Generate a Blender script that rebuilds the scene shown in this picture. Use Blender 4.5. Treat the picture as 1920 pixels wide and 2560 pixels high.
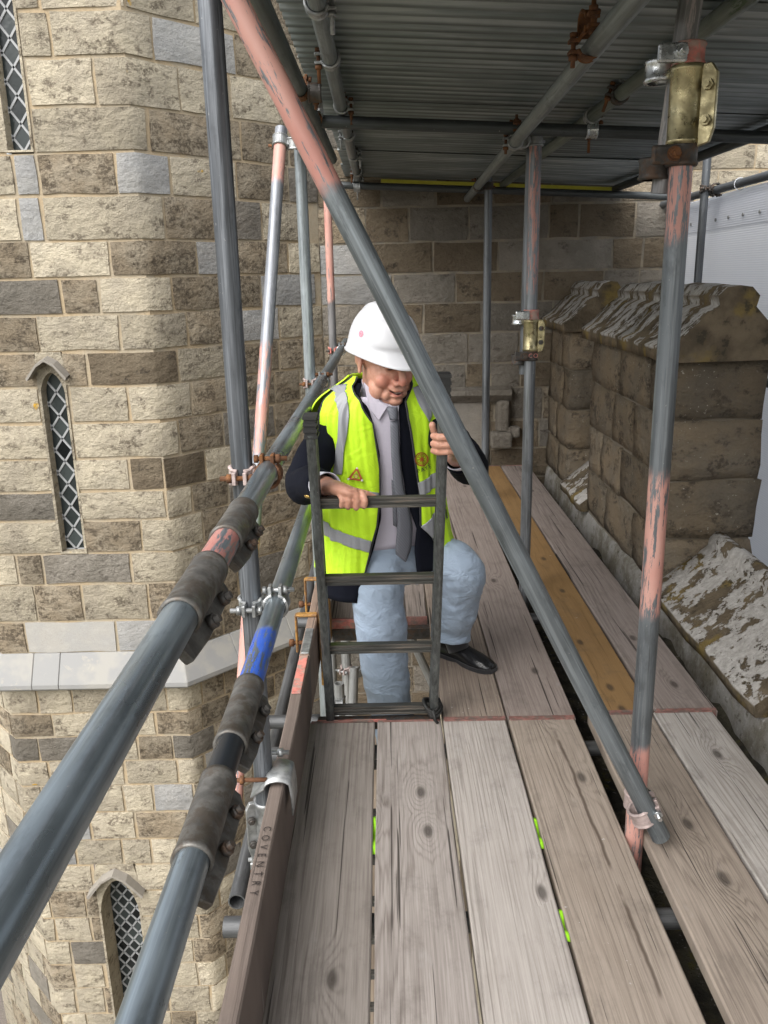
import bpy, bmesh, math, random
import numpy as np
from mathutils import Vector, Matrix, noise

random.seed(7)
for o in list(bpy.data.objects): bpy.data.objects.remove(o)
scene = bpy.context.scene
COL = scene.collection

# ------------------------------------------------------------------ camera
F_PX, CAM_H = 2080.0, 1.49
def _cam_axes():
    y = np.array([(957 - 960) / F_PX, -(693 - 1280) / F_PX, -1.0]); y /= np.linalg.norm(y)
    r = math.radians(1.2)
    z = np.array([-math.sin(r), math.cos(r), 0.0]); z -= y * (z @ y); z /= np.linalg.norm(z)
    x = np.cross(y, z)
    return np.stack([x, y, z], 1)
CM = _cam_axes()
cam_d = bpy.data.cameras.new('camera'); cam = bpy.data.objects.new('camera', cam_d); COL.objects.link(cam)
cam_d.sensor_fit = 'VERTICAL'; cam_d.sensor_height = 36.0; cam_d.lens = 36.0 * F_PX / 2560.0
cam_d.clip_start = 0.02; cam_d.clip_end = 2000
cam.matrix_world = Matrix.Translation((0, 0, CAM_H)) @ Matrix([list(map(float, r)) for r in CM.T]).to_4x4()
scene.camera = cam
scene.render.resolution_x, scene.render.resolution_y = 768, 1024

# ------------------------------------------------------------------ world, sun, exposure
SUN_EL, SUN_AZ = math.radians(48), math.radians(215)     # azimuth measured from +Y clockwise (towards +X)
w = bpy.data.worlds.new('World'); scene.world = w; w.use_nodes = True
wt = w.node_tree; wt.nodes.clear()
sky = wt.nodes.new('ShaderNodeTexSky'); sky.sky_type = 'NISHITA'; sky.sun_disc = False
sky.sun_elevation = SUN_EL; sky.sun_rotation = SUN_AZ; sky.air_density = 1.0; sky.dust_density = 4.0; sky.ozone_density = 1.0
hs = wt.nodes.new('ShaderNodeHueSaturation'); hs.inputs['Saturation'].default_value = 0.22
bg = wt.nodes.new('ShaderNodeBackground'); bg.inputs['Strength'].default_value = 0.15
wo = wt.nodes.new('ShaderNodeOutputWorld')
wt.links.new(sky.outputs[0], hs.inputs['Color']); wt.links.new(hs.outputs[0], bg.inputs['Color']); wt.links.new(bg.outputs[0], wo.inputs[0])
sun_d = bpy.data.lights.new('sun', 'SUN'); sun_d.energy = 1.0; sun_d.angle = math.radians(60); sun_d.color = (1.0, 0.96, 0.9)
sun = bpy.data.objects.new('sun', sun_d); COL.objects.link(sun)
sdir = Vector((math.sin(SUN_AZ) * math.cos(SUN_EL), math.cos(SUN_AZ) * math.cos(SUN_EL), math.sin(SUN_EL)))
sun.rotation_euler = sdir.to_track_quat('Z', 'Y').to_euler(); sun.location = (-6, -8, 12)
vs = scene.view_settings; vs.view_transform = 'Standard'; vs.look = 'None'; vs.exposure = 1.05; vs.gamma = 1.0; vs.use_curve_mapping = False

# ------------------------------------------------------------------ measuring helpers (photo pixel -> point at a real distance)
def ray(px, py): return CM.T @ np.array([(px - 960) / F_PX, -(py - 1280) / F_PX, -1.0])
def aty(px, py, Y): d = ray(px, py); p = np.array([0, 0, CAM_H]) + d * (Y / d[1]); return Vector(p.tolist())
def atx(px, py, X): d = ray(px, py); p = np.array([0, 0, CAM_H]) + d * (X / d[0]); return Vector(p.tolist())
def atz(px, py, Z): d = ray(px, py); p = np.array([0, 0, CAM_H]) + d * ((Z - CAM_H) / d[2]); return Vector(p.tolist())
def proj_np(P):
    c = (P - np.array([0, 0, CAM_H])) @ CM.T
    return np.stack([960 + F_PX * c[..., 0] / -c[..., 2], 1280 - F_PX * c[..., 1] / -c[..., 2]], -1)
OV = 1.1573
def nz(x, y=0.0, z=0.0): return noise.noise(Vector((x, y, z)))

# ------------------------------------------------------------------ node helpers
def srgb(r, g, b):
    f = lambda c: ((c / 255) / 12.92) if c <= 10 else (((c / 255) + 0.055) / 1.055) ** 2.4
    return (f(r), f(g), f(b), 1)
class NT:
    def __init__(s, name):
        s.m = bpy.data.materials.new(name); s.m.use_nodes = True; s.t = s.m.node_tree; s.t.nodes.clear()
        s.out = s.t.nodes.new('ShaderNodeOutputMaterial'); s.b = s.t.nodes.new('ShaderNodeBsdfPrincipled')
        s.t.links.new(s.b.outputs[0], s.out.inputs['Surface'])
    def n(s, ty, ins=None, **props):
        nd = s.t.nodes.new(ty)
        for k, v in props.items(): setattr(nd, k, v)
        for k, v in (ins or {}).items(): s.set(nd.inputs[k], v)
        return nd
    def set(s, sock, v):
        if hasattr(v, 'is_linked') or isinstance(v, bpy.types.NodeSocket): s.t.links.new(v, sock)
        else: sock.default_value = v
    def math(s, op, a, b=0.0, clamp=False):
        nd = s.n('ShaderNodeMath', {0: a, 1: b}, operation=op, use_clamp=clamp); return nd.outputs[0]
    def coord(s, scale=(1, 1, 1), rnd=True, kind='Object', loc=(0, 0, 0)):
        tc = s.n('ShaderNodeTexCoord'); v = tc.outputs[kind]
        if rnd:
            oi = s.n('ShaderNodeObjectInfo')
            mu = s.math('MULTIPLY', oi.outputs['Random'], 37.0)
            v = s.n('ShaderNodeVectorMath', {0: v, 1: mu}, operation='ADD').outputs[0]
        return s.n('ShaderNodeMapping', {'Vector': v, 'Scale': scale, 'Location': loc}).outputs[0]
    def noise(s, v, scale=5, detail=3, rough=0.55, dist=0.0):
        return s.n('ShaderNodeTexNoise', {'Vector': v, 'Scale': scale, 'Detail': detail, 'Roughness': rough, 'Distortion': dist}).outputs['Fac']
    def ramp(s, f, lo, hi, a=0.0, b=1.0, smooth=True):
        nd = s.n('ShaderNodeMapRange', {0: f, 1: lo, 2: hi, 3: a, 4: b}, interpolation_type='SMOOTHSTEP' if smooth else 'LINEAR'); return nd.outputs[0]
    def mix(s, f, a, b, bt='MIX'):
        nd = s.n('ShaderNodeMix', data_type='RGBA', blend_type=bt)
        s.set(nd.inputs[0], f); s.set(nd.inputs[6], a); s.set(nd.inputs[7], b); return nd.outputs[2]
    def bump(s, h, strength=0.5, dist=0.01, prev=None):
        nd = s.n('ShaderNodeBump', {'Height': h, 'Strength': strength, 'Distance': dist})
        if prev is not None: s.set(nd.inputs['Normal'], prev)
        return nd.outputs[0]
    def fin(s, col, rough=0.7, normal=None, metal=0.0, **kw):
        s.set(s.b.inputs['Base Color'], col); s.set(s.b.inputs['Roughness'], rough); s.set(s.b.inputs['Metallic'], metal)
        if normal is not None: s.set(s.b.inputs['Normal'], normal)
        for k, v in kw.items(): s.set(s.b.inputs[k.replace('_', ' ')], v)
        return s.m

def stone_mat(name, c1, c2, cd, patch=0.62, bumpk=1.0, spots=False):
    N = NT(name); v = N.coord()
    vb = N.n('ShaderNodeVectorMath', {0: v, 1: (0.9, 0.9, 1.35)}, operation='MULTIPLY').outputs[0]
    big = N.noise(v, 5, 4, 0.6); mid = N.noise(vb, 15, 8, 0.62); fine = N.noise(v, 110, 4, 0.65); grit = N.noise(v, 42, 6, 0.7)
    col = N.mix(N.ramp(big, 0.35, 0.65), c1, c2)
    dark = N.math('MULTIPLY', N.ramp(N.noise(vb, 8, 6, 0.65), patch - 0.02, patch + 0.09), N.ramp(grit, 0.38, 0.58))
    col = N.mix(N.math('MULTIPLY', dark, 0.9), col, cd)
    col = N.mix(N.ramp(grit, 0.56, 0.72, 0.0, 0.45), col, (c1[0] * 0.5, c1[1] * 0.47, c1[2] * 0.44, 1))
    col = N.mix(N.ramp(fine, 0.35, 0.7, 0.0, 0.25), col, (c1[0] * 0.6, c1[1] * 0.57, c1[2] * 0.54, 1))
    col = N.mix(N.ramp(mid, 0.5, 0.72, 0, 0.35), col, (min(1, c1[0] * 1.22), min(1, c1[1] * 1.23), min(1, c1[2] * 1.25), 1))
    oi = N.n('ShaderNodeObjectInfo')
    hv = N.n('ShaderNodeHueSaturation', {'Color': col, 'Value': N.ramp(oi.outputs['Random'], 0, 1, 0.74, 1.14, False), 'Saturation': 1.0}).outputs[0]
    gp_ = N.n('ShaderNodeNewGeometry').outputs['Position']
    hv = N.mix(N.ramp(N.noise(gp_, 1.6, 6, 0.62), 0.44, 0.72, 0, 0.36), hv, (0.12, 0.10, 0.075, 1))
    if name == 'limestone_cream':
        hv = N.mix(N.math('MULTIPLY', N.ramp(N.noise(gp_, 4.5, 2, 0.5), 0.735, 0.755), N.ramp(grit, 0.35, 0.5)), hv, (0.50, 0.30, 0.045, 1))
    if spots:
        vo = N.n('ShaderNodeTexVoronoi', {'Vector': v, 'Scale': 38.0}); d = vo.outputs['Distance']
        sp = N.math('MULTIPLY', N.ramp(N.noise(v, 55, 5, 0.65), 0.635, 0.675), N.ramp(N.noise(v, 7, 3), 0.42, 0.58))
        hv = N.mix(N.math('MULTIPLY', sp, 0.8), hv, (0.46, 0.43, 0.36, 1))
    h = N.math('ADD', N.math('MULTIPLY', mid, 1.0), N.math('ADD', N.math('MULTIPLY', grit, 0.35), N.math('MULTIPLY', fine, 0.12)))
    nrm = N.bump(h, 0.8 * bumpk, 0.04)
    return N.fin(hv, 0.92, nrm, Specular_IOR_Level=0.2)

MAT = {}
MAT['cream'] = stone_mat('limestone_cream', (0.49, 0.435, 0.33, 1), (0.41, 0.365, 0.285, 1), (0.115, 0.095, 0.072, 1), 0.53)
MAT['brown'] = stone_mat('limestone_brown', (0.27, 0.22, 0.155, 1), (0.33, 0.285, 0.215, 1), (0.075, 0.06, 0.045, 1), 0.47)
MAT['blue'] = stone_mat('limestone_bluegrey', (0.30, 0.30, 0.295, 1), (0.36, 0.355, 0.34, 1), (0.20, 0.185, 0.165, 1), 0.66, 0.7)
MAT['pale'] = stone_mat('limestone_new_pale', (0.37, 0.355, 0.325, 1), (0.34, 0.335, 0.32, 1), (0.27, 0.255, 0.235, 1), 0.72, 0.12)
MAT['dark'] = stone_mat('limestone_weathered', (0.145, 0.115, 0.08, 1), (0.19, 0.155, 0.11, 1), (0.05, 0.042, 0.034, 1), 0.55)
MAT['greyd'] = stone_mat('limestone_grey_weathered', (0.23, 0.21, 0.18, 1), (0.18, 0.165, 0.14, 1), (0.08, 0.07, 0.06, 1), 0.57)
MAT['para'] = stone_mat('parapet_stone', (0.235, 0.185, 0.125, 1), (0.19, 0.163, 0.125, 1), (0.06, 0.05, 0.04, 1), 0.52, 1.1, True)

def mortar_mat():
    N = NT('lime_mortar'); v = N.coord(rnd=False)
    col = N.mix(N.ramp(N.noise(v, 4, 3), 0.35, 0.65), (0.43, 0.335, 0.215, 1), (0.39, 0.335, 0.25, 1))
    col = N.mix(N.ramp(N.noise(v, 60, 3), 0.4, 0.7, 0, 0.4), col, (0.3, 0.24, 0.16, 1))
    return N.fin(col, 0.95, N.bump(N.noise(v, 120, 4), 0.5, 0.006))
MAT['mortar'] = mortar_mat()
def mortar_grey():
    N = NT('old_mortar'); v = N.coord(rnd=False)
    col = N.mix(N.ramp(N.noise(v, 9, 4), 0.35, 0.65), (0.27, 0.23, 0.17, 1), (0.2, 0.18, 0.15, 1))
    return N.fin(col, 0.95, N.bump(N.noise(v, 80, 4), 0.6, 0.01))
MAT['mortar_grey'] = mortar_grey()

def lichen_mat(name, along, amount=0.5, base=(0.15, 0.115, 0.07, 1)):
    """weathered coping stone with ochre algae and white lichen drawn out down the slope"""
    N = NT(name); v = N.coord(rnd=False)
    vs_ = N.coord(along, rnd=False, loc=(3.1, 1.7, 0.4))
    big = N.noise(v, 7, 4)
    col = N.mix(N.ramp(big, 0.35, 0.65), base, (0.10, 0.08, 0.055, 1))
    col = N.mix(N.ramp(N.noise(vs_, 2.0, 4, 0.6), 0.50, 0.66, 0, 0.75), col, (0.25, 0.18, 0.055, 1))
    col = N.mix(N.ramp(N.noise(v, 14, 5, 0.7), 0.56, 0.66, 0, 0.8), col, (0.052, 0.045, 0.032, 1))
    f = N.math('ADD', N.math('MULTIPLY', N.noise(vs_, 2.6, 7, 0.66, 0.2), 0.75), N.math('MULTIPLY', N.noise(v, 26, 5, 0.7), 0.25))
    geo = N.n('ShaderNodeNewGeometry'); sx = N.n('ShaderNodeSeparateXYZ', {0: geo.outputs['Normal']})
    up = N.ramp(sx.outputs['Z'], 0.12, 0.4)
    lich = N.math('MULTIPLY', N.ramp(f, 1 - amount - 0.015, 1 - amount + 0.015), up)
    col = N.mix(lich, col, N.mix(N.ramp(N.noise(v, 40, 3), 0.35, 0.7), (0.42, 0.40, 0.37, 1), (0.56, 0.54, 0.51, 1)))
    h = N.math('ADD', N.noise(v, 30, 5, 0.7), N.math('MULTIPLY', lich, 0.25))
    return N.fin(col, 0.95, N.bump(h, 0.9, 0.02), Specular_IOR_Level=0.15)
MAT['cap'] = lichen_mat('coping_lichen', (2.2, 4.0, 2.2), 0.505, (0.19, 0.15, 0.10, 1))
MAT['sill'] = lichen_mat('sill_lichen', (3.0, 3.0, 3.0), 0.52, (0.17, 0.135, 0.09, 1))

def ledge_mat():
    N = NT('string_course_stone'); v = N.coord()
    col = N.mix(N.ramp(N.noise(v, 5, 3), 0.4, 0.6), (0.33, 0.32, 0.295, 1), (0.28, 0.28, 0.275, 1))
    col = N.mix(N.ramp(N.noise(v, 9, 5, 0.7, 0.3), 0.6, 0.64, 0, 0.4), col, (0.40, 0.37, 0.31, 1))
    return N.fin(col, 0.85, N.bump(N.noise(v, 90, 3), 0.2, 0.004))
MAT['ledge'] = ledge_mat()

def wood_mat(name, light, dark, freq=70, warp=2.2, knot=2.4, seed=0.0, fibre=0.5, streak=None, crack=0.62, hi=1.0, gain=1.42, sat=0.82):
    light = tuple(min(0.9, c * gain) for c in light[:3]) + (1,); dark = tuple(c * gain for c in dark[:3]) + (1,)
    N = NT(name)
    tc = N.n('ShaderNodeTexCoord'); sp = N.n('ShaderNodeSeparateXYZ', {0: tc.outputs['Object']})
    mp = lambda s: N.n('ShaderNodeMapping', {'Vector': tc.outputs['Object'], 'Scale': s, 'Location': (seed * 3.7, seed * 1.3, seed)}).outputs[0]
    low = N.noise(mp((4, 0.45, 1)), 1.0, 2, 0.45)
    vo = N.n('ShaderNodeTexVoronoi', {'Vector': mp((5.2, 2.4, 0.01)), 'Scale': 1.0, 'Randomness': 1.0}, voronoi_dimensions='2D')
    d = vo.outputs['Distance']; cs = N.n('ShaderNodeSeparateColor', {0: vo.outputs['Color']})
    has = N.ramp(cs.outputs[0], 0.58, 0.60)
    k = N.math('MULTIPLY', N.math('POWER', N.ramp(d, 0.0, 0.42, 1, 0, False), 2.0), has)
    h = N.math('ADD', N.math('MULTIPLY', sp.outputs['X'], freq * 2.3), N.math('ADD', N.math('MULTIPLY', low, warp * 22), N.math('MULTIPLY', N.noise(mp((38, 1.3, 1)), 1.0, 3, 0.6), 7.0)))
    h = N.math('ADD', h, N.math('MULTIPLY', k, 3.0 + knot * 4.0))
    ring = N.math('POWER', N.math('ADD', N.math('MULTIPLY', N.math('SINE', N.math('MULTIPLY', h, 2.2)), 0.5), 0.5), 3.0)
    ring = N.math('MULTIPLY', ring, N.ramp(N.noise(mp((14, 1.1, 1)), 1.0, 3, 0.6), 0.35, 0.62, 0.15, 1.0))
    fib = N.noise(mp((230, 5, 1)), 1.0, 4, 0.6)
    fib2 = N.noise(mp((60, 1.6, 1)), 1.0, 3, 0.6)
    sta = N.noise(mp((6, 2.4, 1)), 1.0, 4, 0.6)
    f = N.math('ADD', N.math('MULTIPLY', ring, 0.50), N.math('MULTIPLY', N.ramp(fib, 0.3, 0.75), fibre), True)
    col = N.mix(f, light, dark)
    col = N.mix(N.ramp(fib2, 0.45, 0.7, 0, 0.22), col, (dark[0] * 0.8, dark[1] * 0.78, dark[2] * 0.75, 1))
    col = N.mix(N.ramp(sta, 0.45, 0.8, 0, 0.35), col, (light[0] * 0.55, light[1] * 0.5, light[2] * 0.45, 1))
    col = N.mix(N.ramp(N.noise(mp((9, 3, 1)), 1.7, 5, 0.7), 0.62, 0.78, 0, 0.35 * hi), col, (0.42, 0.40, 0.38, 1))
    core = N.math('MULTIPLY', N.ramp(d, 0.03, 0.10, 1, 0), has)
    spk = N.math('MULTIPLY', N.ramp(N.noise(mp((60, 60, 1)), 1.0, 3, 0.6), 0.70, 0.73), N.ramp(N.noise(mp((3, 2, 1)), 1.0, 2), 0.5, 0.6))
    col = N.mix(N.math('MULTIPLY', spk, 0.7), col, (0.55, 0.53, 0.50, 1))
    dirt = N.ramp(N.noise(mp((4.5, 3.0, 1)), 2.2, 6, 0.7), 0.5, 0.72, 0, 0.3)
    col = N.mix(dirt, col, (0.085, 0.07, 0.058, 1))
    col = N.mix(N.math('MULTIPLY', core, 0.75), col, (0.045, 0.035, 0.028, 1))
    ck = N.ramp(N.noise(mp((95, 1.1, 1)), 1.0, 2, 0.4), crack + 0.06, crack + 0.075)
    col = N.mix(N.math('MULTIPLY', ck, 0.8), col, (0.03, 0.024, 0.02, 1))
    if streak:
        dx = N.math('ABSOLUTE', N.math('SUBTRACT', sp.outputs['X'], N.math('ADD', N.math('MULTIPLY', N.noise(mp((0.5, 2.5, 1)), 1.0, 4), 0.05), streak)))
        st = N.math('MULTIPLY', N.ramp(dx, 0.001, 0.008, 1, 0), N.ramp(N.noise(mp((2, 3.5, 1)), 1.6, 3), 0.35, 0.5))
        col = N.mix(N.math('MULTIPLY', st, 0.8), col, (0.07, 0.045, 0.028, 1))
    col = N.n('ShaderNodeHueSaturation', {'Color': col, 'Saturation': sat}).outputs[0]
    hh = N.math('SUBTRACT', N.math('ADD', N.math('MULTIPLY', ring, -0.5), N.math('MULTIPLY', fib, 0.5)), N.math('MULTIPLY', ck, 1.4))
    return N.fin(col, 0.82, N.bump(hh, 0.55, 0.003), Specular_IOR_Level=0.25)

def metal_tube_mat(name, base=(0.2, 0.21, 0.22), streaks=0.5, paint=(), metal=0.55, rough=0.5, spots=0.4, seed=0.0):
    """weathered galvanised tube, local z runs along it; paint = [(z0, z1, colour, worn)]"""
    N = NT(name); tc = N.n('ShaderNodeTexCoord'); sp = N.n('ShaderNodeSeparateXYZ', {0: tc.outputs['Object']})
    mp = lambda s: N.n('ShaderNodeMapping', {'Vector': tc.outputs['Object'], 'Scale': s, 'Location': (seed, seed * 2.3, seed * 0.7)}).outputs[0]
    b = np.array(base) * 0.98 * np.array([0.97, 1.0, 1.03]); metal = min(0.9, metal + 0.12); rough = rough - 0.01
    st = N.noise(mp((90, 90, 2.2)), 1.0, 4, 0.65)
    cl = N.noise(mp((12, 12, 4)), 1.0, 4, 0.6)
    col = N.mix(N.ramp(cl, 0.3, 0.7), (*(b * 0.8), 1), (*(b * 1.2), 1))
    col = N.mix(N.ramp(st, 0.40, 0.72, 0, streaks), col, (*(b * 2.3 + 0.02), 1))
    col = N.mix(N.ramp(N.noise(mp((110, 110, 3.2)), 1.0, 3, 0.6), 0.58, 0.70, 0, streaks), col, (*(b * 0.28), 1))
    col = N.mix(N.ramp(N.noise(mp((60, 60, 22)), 1.0, 4, 0.7), 0.66, 0.72, 0, spots), col, (0.035, 0.035, 0.04, 1))
    col = N.mix(N.math('MULTIPLY', N.ramp(N.noise(mp((85, 85, 60)), 1.0, 3, 0.6), 0.70, 0.74), 0.55), col, (0.42, 0.42, 0.40, 1))
    col = N.mix(N.ramp(N.noise(mp((26, 26, 9)), 1.0, 5, 0.7), 0.52, 0.68, 0, 0.45), col, (*(b * 0.5), 1))
    met = metal; rg = rough
    for (z0, z1, pc, worn) in paint:
        e = N.math('MULTIPLY', N.math('SUBTRACT', N.noise(mp((14, 14, 9)), 1.0, 4, 0.7), 0.5), 0.09)
        zz = N.math('ADD', sp.outputs['Z'], e)
        m = N.math('MULTIPLY', N.ramp(zz, z0 - 0.02, z0 + 0.02), N.ramp(zz, z1 - 0.02, z1 + 0.02, 1, 0))
        wr = N.ramp(N.noise(mp((70, 70, 8)), 1.0, 5, 0.75, 0.3), worn - 0.055, worn - 0.025, 1, 0)
        m = N.math('MULTIPLY', m, wr)
        pcv = N.mix(N.ramp(N.noise(mp((20, 20, 5)), 1.0, 4), 0.3, 0.7), pc, (pc[0] * 1.08, pc[1] * 1.3, pc[2] * 1.3, 1))
        col = N.mix(m, col, pcv)
        met = N.math('MULTIPLY', N.math('SUBTRACT', 1.0, m), met); 
    rr = N.ramp(cl, 0.3, 0.7, rough - 0.08, rough + 0.12)
    return N.fin(col, rr, N.bump(N.noise(mp((70, 70, 12)), 1.0, 4), 0.12, 0.002), met)

PINK = (0.49, 0.235, 0.195, 1)
def plain_metal(name, c, rough=0.5, metal=0.6, rust=None, bump=0.25):
    N = NT(name); v = N.coord()
    col = N.mix(N.ramp(N.noise(v, 35, 4), 0.35, 0.65), (*[x * 0.75 for x in c], 1), (*[min(1, x * 1.25) for x in c], 1))
    if rust: col = N.mix(N.ramp(N.noise(v, 28, 5, 0.7), 0.46, 0.6), col, rust)
    return N.fin(col, N.ramp(N.noise(v, 50, 3), 0.3, 0.7, rough - 0.1, rough + 0.15), N.bump(N.noise(v, 130, 4), bump, 0.002), metal)
MAT['galv'] = plain_metal('coupler_galvanised', (0.33, 0.34, 0.34), 0.42, 0.7)
MAT['zinc'] = plain_metal('bright_zinc', (0.55, 0.57, 0.58), 0.25, 0.9)
MAT['rust'] = plain_metal('rusted_steel', (0.13, 0.06, 0.03), 0.8, 0.25, (0.20, 0.085, 0.03, 1), 0.5)
MAT['darksteel'] = plain_metal('dark_steel', (0.075, 0.07, 0.065), 0.6, 0.5, (0.10, 0.065, 0.045, 1))
MAT['gold'] = plain_metal('passivated_zinc', (0.38, 0.33, 0.19), 0.33, 0.85)
MAT['sleeve'] = plain_metal('sleeve_steel', (0.13, 0.125, 0.115), 0.55, 0.55, (0.10, 0.085, 0.07, 1), 0.3)
MAT['pinkpaint'] = plain_metal('pink_painted_steel', (0.50, 0.17, 0.14), 0.6, 0.0, (0.35, 0.24, 0.2, 1))
MAT['bandpink'] = plain_metal('worn_pink_band', (0.26, 0.13, 0.11), 0.7, 0.1, (0.17, 0.13, 0.11, 1))
MAT['palepink'] = plain_metal('pale_pink_steel', (0.42, 0.34, 0.32), 0.55, 0.3)
MAT['yellow'] = plain_metal('yellow_painted_steel', (0.40, 0.21, 0.05), 0.6, 0.0, (0.20, 0.11, 0.05, 1))
MAT['alu'] = metal_tube_mat('worn_black_ladder', (0.105, 0.11, 0.105), 0.5, (), 0.5, 0.45, 0.3, 3.0)
def rung_mat():
    N = NT('ladder_rung'); tc = N.n('ShaderNodeTexCoord'); mp = N.n('ShaderNodeMapping', {'Vector': tc.outputs['Object'], 'Scale': (6, 90, 90)}).outputs[0]
    col = N.mix(N.ramp(N.noise(mp, 1.0, 3), 0.4, 0.65), (0.05, 0.05, 0.045, 1), (0.12, 0.11, 0.095, 1))
    col = N.mix(N.ramp(N.noise(mp, 0.6, 4), 0.58, 0.7, 0, 0.7), col, (0.30, 0.16, 0.08, 1))
    return N.fin(col, 0.5, None, 0.4)
MAT['rung'] = rung_mat()

def plain(name, c, rough=0.7, metal=0.0, vary=0.15, scale=20, bump=0.0, **kw):
    N = NT(name); v = N.coord()
    col = N.mix(N.noise(v, scale, 3), (*[x * (1 - vary) for x in c], 1), (*[min(1, x * (1 + vary)) for x in c], 1))
    return N.fin(col, rough, N.bump(N.noise(v, scale * 6, 3), bump, 0.002) if bump else None, metal, **kw)
MAT['mortar_dark'] = plain('dirty_mortar', (0.17, 0.145, 0.11), 0.95, 0.0, 0.3, 14, 0.5)
MAT['rubber'] = plain('black_rubber', (0.018, 0.018, 0.017), 0.6)
MAT['lead'] = plain('window_lead', (0.36, 0.37, 0.38), 0.6, 0.2)
MAT['hood'] = plain('lead_hood', (0.25, 0.23, 0.20), 0.8, 0.0, 0.3, 14, 0.4)
MAT['jamb'] = plain('limewashed_reveal', (0.42, 0.35, 0.24), 0.9, 0.0, 0.2, 12, 0.4)
MAT['yellow_lath'] = plain('yellow_plastic', (0.62, 0.60, 0.06), 0.5)
def glass_mat():
    N = NT('old_leaded_glass'); oi = N.n('ShaderNodeObjectInfo')
    c = N.mix(oi.outputs['Random'], (0.004, 0.006, 0.007, 1), (0.05, 0.06, 0.06, 1))
    v = N.coord()
    return N.fin(c, 0.15, N.bump(N.noise(v, 14, 2), 0.3, 0.012), Specular_IOR_Level=0.3)
MAT['glass'] = glass_mat()
def sheet_mat():
    N = NT('corrugated_galvanised'); tc = N.n('ShaderNodeTexCoord'); oi = N.n('ShaderNodeObjectInfo')
    off = N.n('ShaderNodeVectorMath', {0: tc.outputs['Object'], 1: N.math('MULTIPLY', oi.outputs['Random'], 20.0)}, operation='ADD').outputs[0]
    mp = lambda s: N.n('ShaderNodeMapping', {'Vector': off, 'Scale': s}).outputs[0]
    a = N.noise(mp((1.6, 30, 1)), 1.0, 4, 0.65); b = N.noise(mp((2.5, 4, 1)), 1.0, 4, 0.6)
    k = N.ramp(oi.outputs['Random'], 0, 1, 0.75, 1.15, False)
    col = N.mix(N.ramp(a, 0.35, 0.7), (0.17, 0.195, 0.195, 1), (0.36, 0.38, 0.38, 1))
    col = N.mix(N.ramp(b, 0.45, 0.7, 0, 0.6), col, (0.15, 0.175, 0.165, 1))
    col = N.mix(N.ramp(N.noise(mp((1.3, 14, 1)), 1.0, 5, 0.7), 0.66, 0.74, 0, 0.6), col, (0.15, 0.085, 0.045, 1))
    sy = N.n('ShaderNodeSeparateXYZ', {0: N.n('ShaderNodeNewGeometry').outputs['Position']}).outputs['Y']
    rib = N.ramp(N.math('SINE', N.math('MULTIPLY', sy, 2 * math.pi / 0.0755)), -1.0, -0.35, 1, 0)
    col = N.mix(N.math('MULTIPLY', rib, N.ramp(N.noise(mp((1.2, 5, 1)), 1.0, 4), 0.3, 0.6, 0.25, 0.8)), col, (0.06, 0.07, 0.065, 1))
    col = N.n('ShaderNodeHueSaturation', {'Color': col, 'Value': k}).outputs[0]
    return N.fin(col, 0.55, None, 0.15)
MAT['sheet'] = sheet_mat()
def net_mat():
    N = NT('white_sheeting'); tc = N.n('ShaderNodeTexCoord')
    wv = N.n('ShaderNodeTexWave', {'Vector': tc.outputs['Object'], 'Scale': 24.0, 'Distortion': 0.6, 'Detail': 1.0}, bands_direction='Z').outputs['Fac']
    v = N.coord(rnd=False)
    col = N.mix(N.ramp(wv, 0.3, 0.8, 0, 0.5), (0.90, 0.91, 0.93, 1), (0.80, 0.82, 0.86, 1))
    m = N.fin(col, 0.7, N.bump(N.math('ADD', N.math('MULTIPLY', wv, 0.3), N.noise(v, 5, 4)), 0.6, 0.02))
    tr = N.n('ShaderNodeBsdfTranslucent', {'Color': col}); mx = N.n('ShaderNodeMixShader', {0: 0.72})
    N.t.links.new(N.b.outputs[0], mx.inputs[1]); N.t.links.new(tr.outputs[0], mx.inputs[2]); N.t.links.new(mx.outputs[0], N.out.inputs['Surface'])
    return m
MAT['net'] = net_mat()
MAT['nethem'] = plain('grey_hem', (0.62, 0.63, 0.64), 0.7, 0, 0.1)
def moss_mat():
    N = NT('mossy_gutter'); v = N.coord(rnd=False)
    col = N.mix(N.ramp(N.noise(v, 8, 5), 0.4, 0.6), (0.035, 0.032, 0.024, 1), (0.10, 0.09, 0.06, 1))
    col = N.mix(N.ramp(N.noise(v, 16, 5, 0.7), 0.58, 0.68), col, (0.13, 0.115, 0.03, 1))
    col = N.mix(N.ramp(N.noise(v, 30, 5, 0.7), 0.62, 0.68), col, (0.32, 0.31, 0.29, 1))
    return N.fin(col, 0.95, N.bump(N.noise(v, 40, 6, 0.7), 1.0, 0.04))
MAT['moss'] = moss_mat()
def render_mat():
    N = NT('cement_plinth'); v = N.coord(rnd=False)
    col = N.mix(N.ramp(N.noise(v, 6, 5, 0.65), 0.38, 0.62), (0.33, 0.32, 0.30, 1), (0.17, 0.155, 0.12, 1))
    col = N.mix(N.ramp(N.noise(v, 18, 5, 0.7), 0.57, 0.68, 0, 0.8), col, (0.08, 0.07, 0.045, 1))
    col = N.mix(N.ramp(N.noise(v, 45, 3, 0.6), 0.6, 0.72, 0, 0.6), col, (0.47, 0.46, 0.44, 1))
    return N.fin(col, 0.95, N.bump(N.noise(v, 28, 6, 0.7), 0.9, 0.03))
MAT['plinth'] = render_mat()
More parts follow.
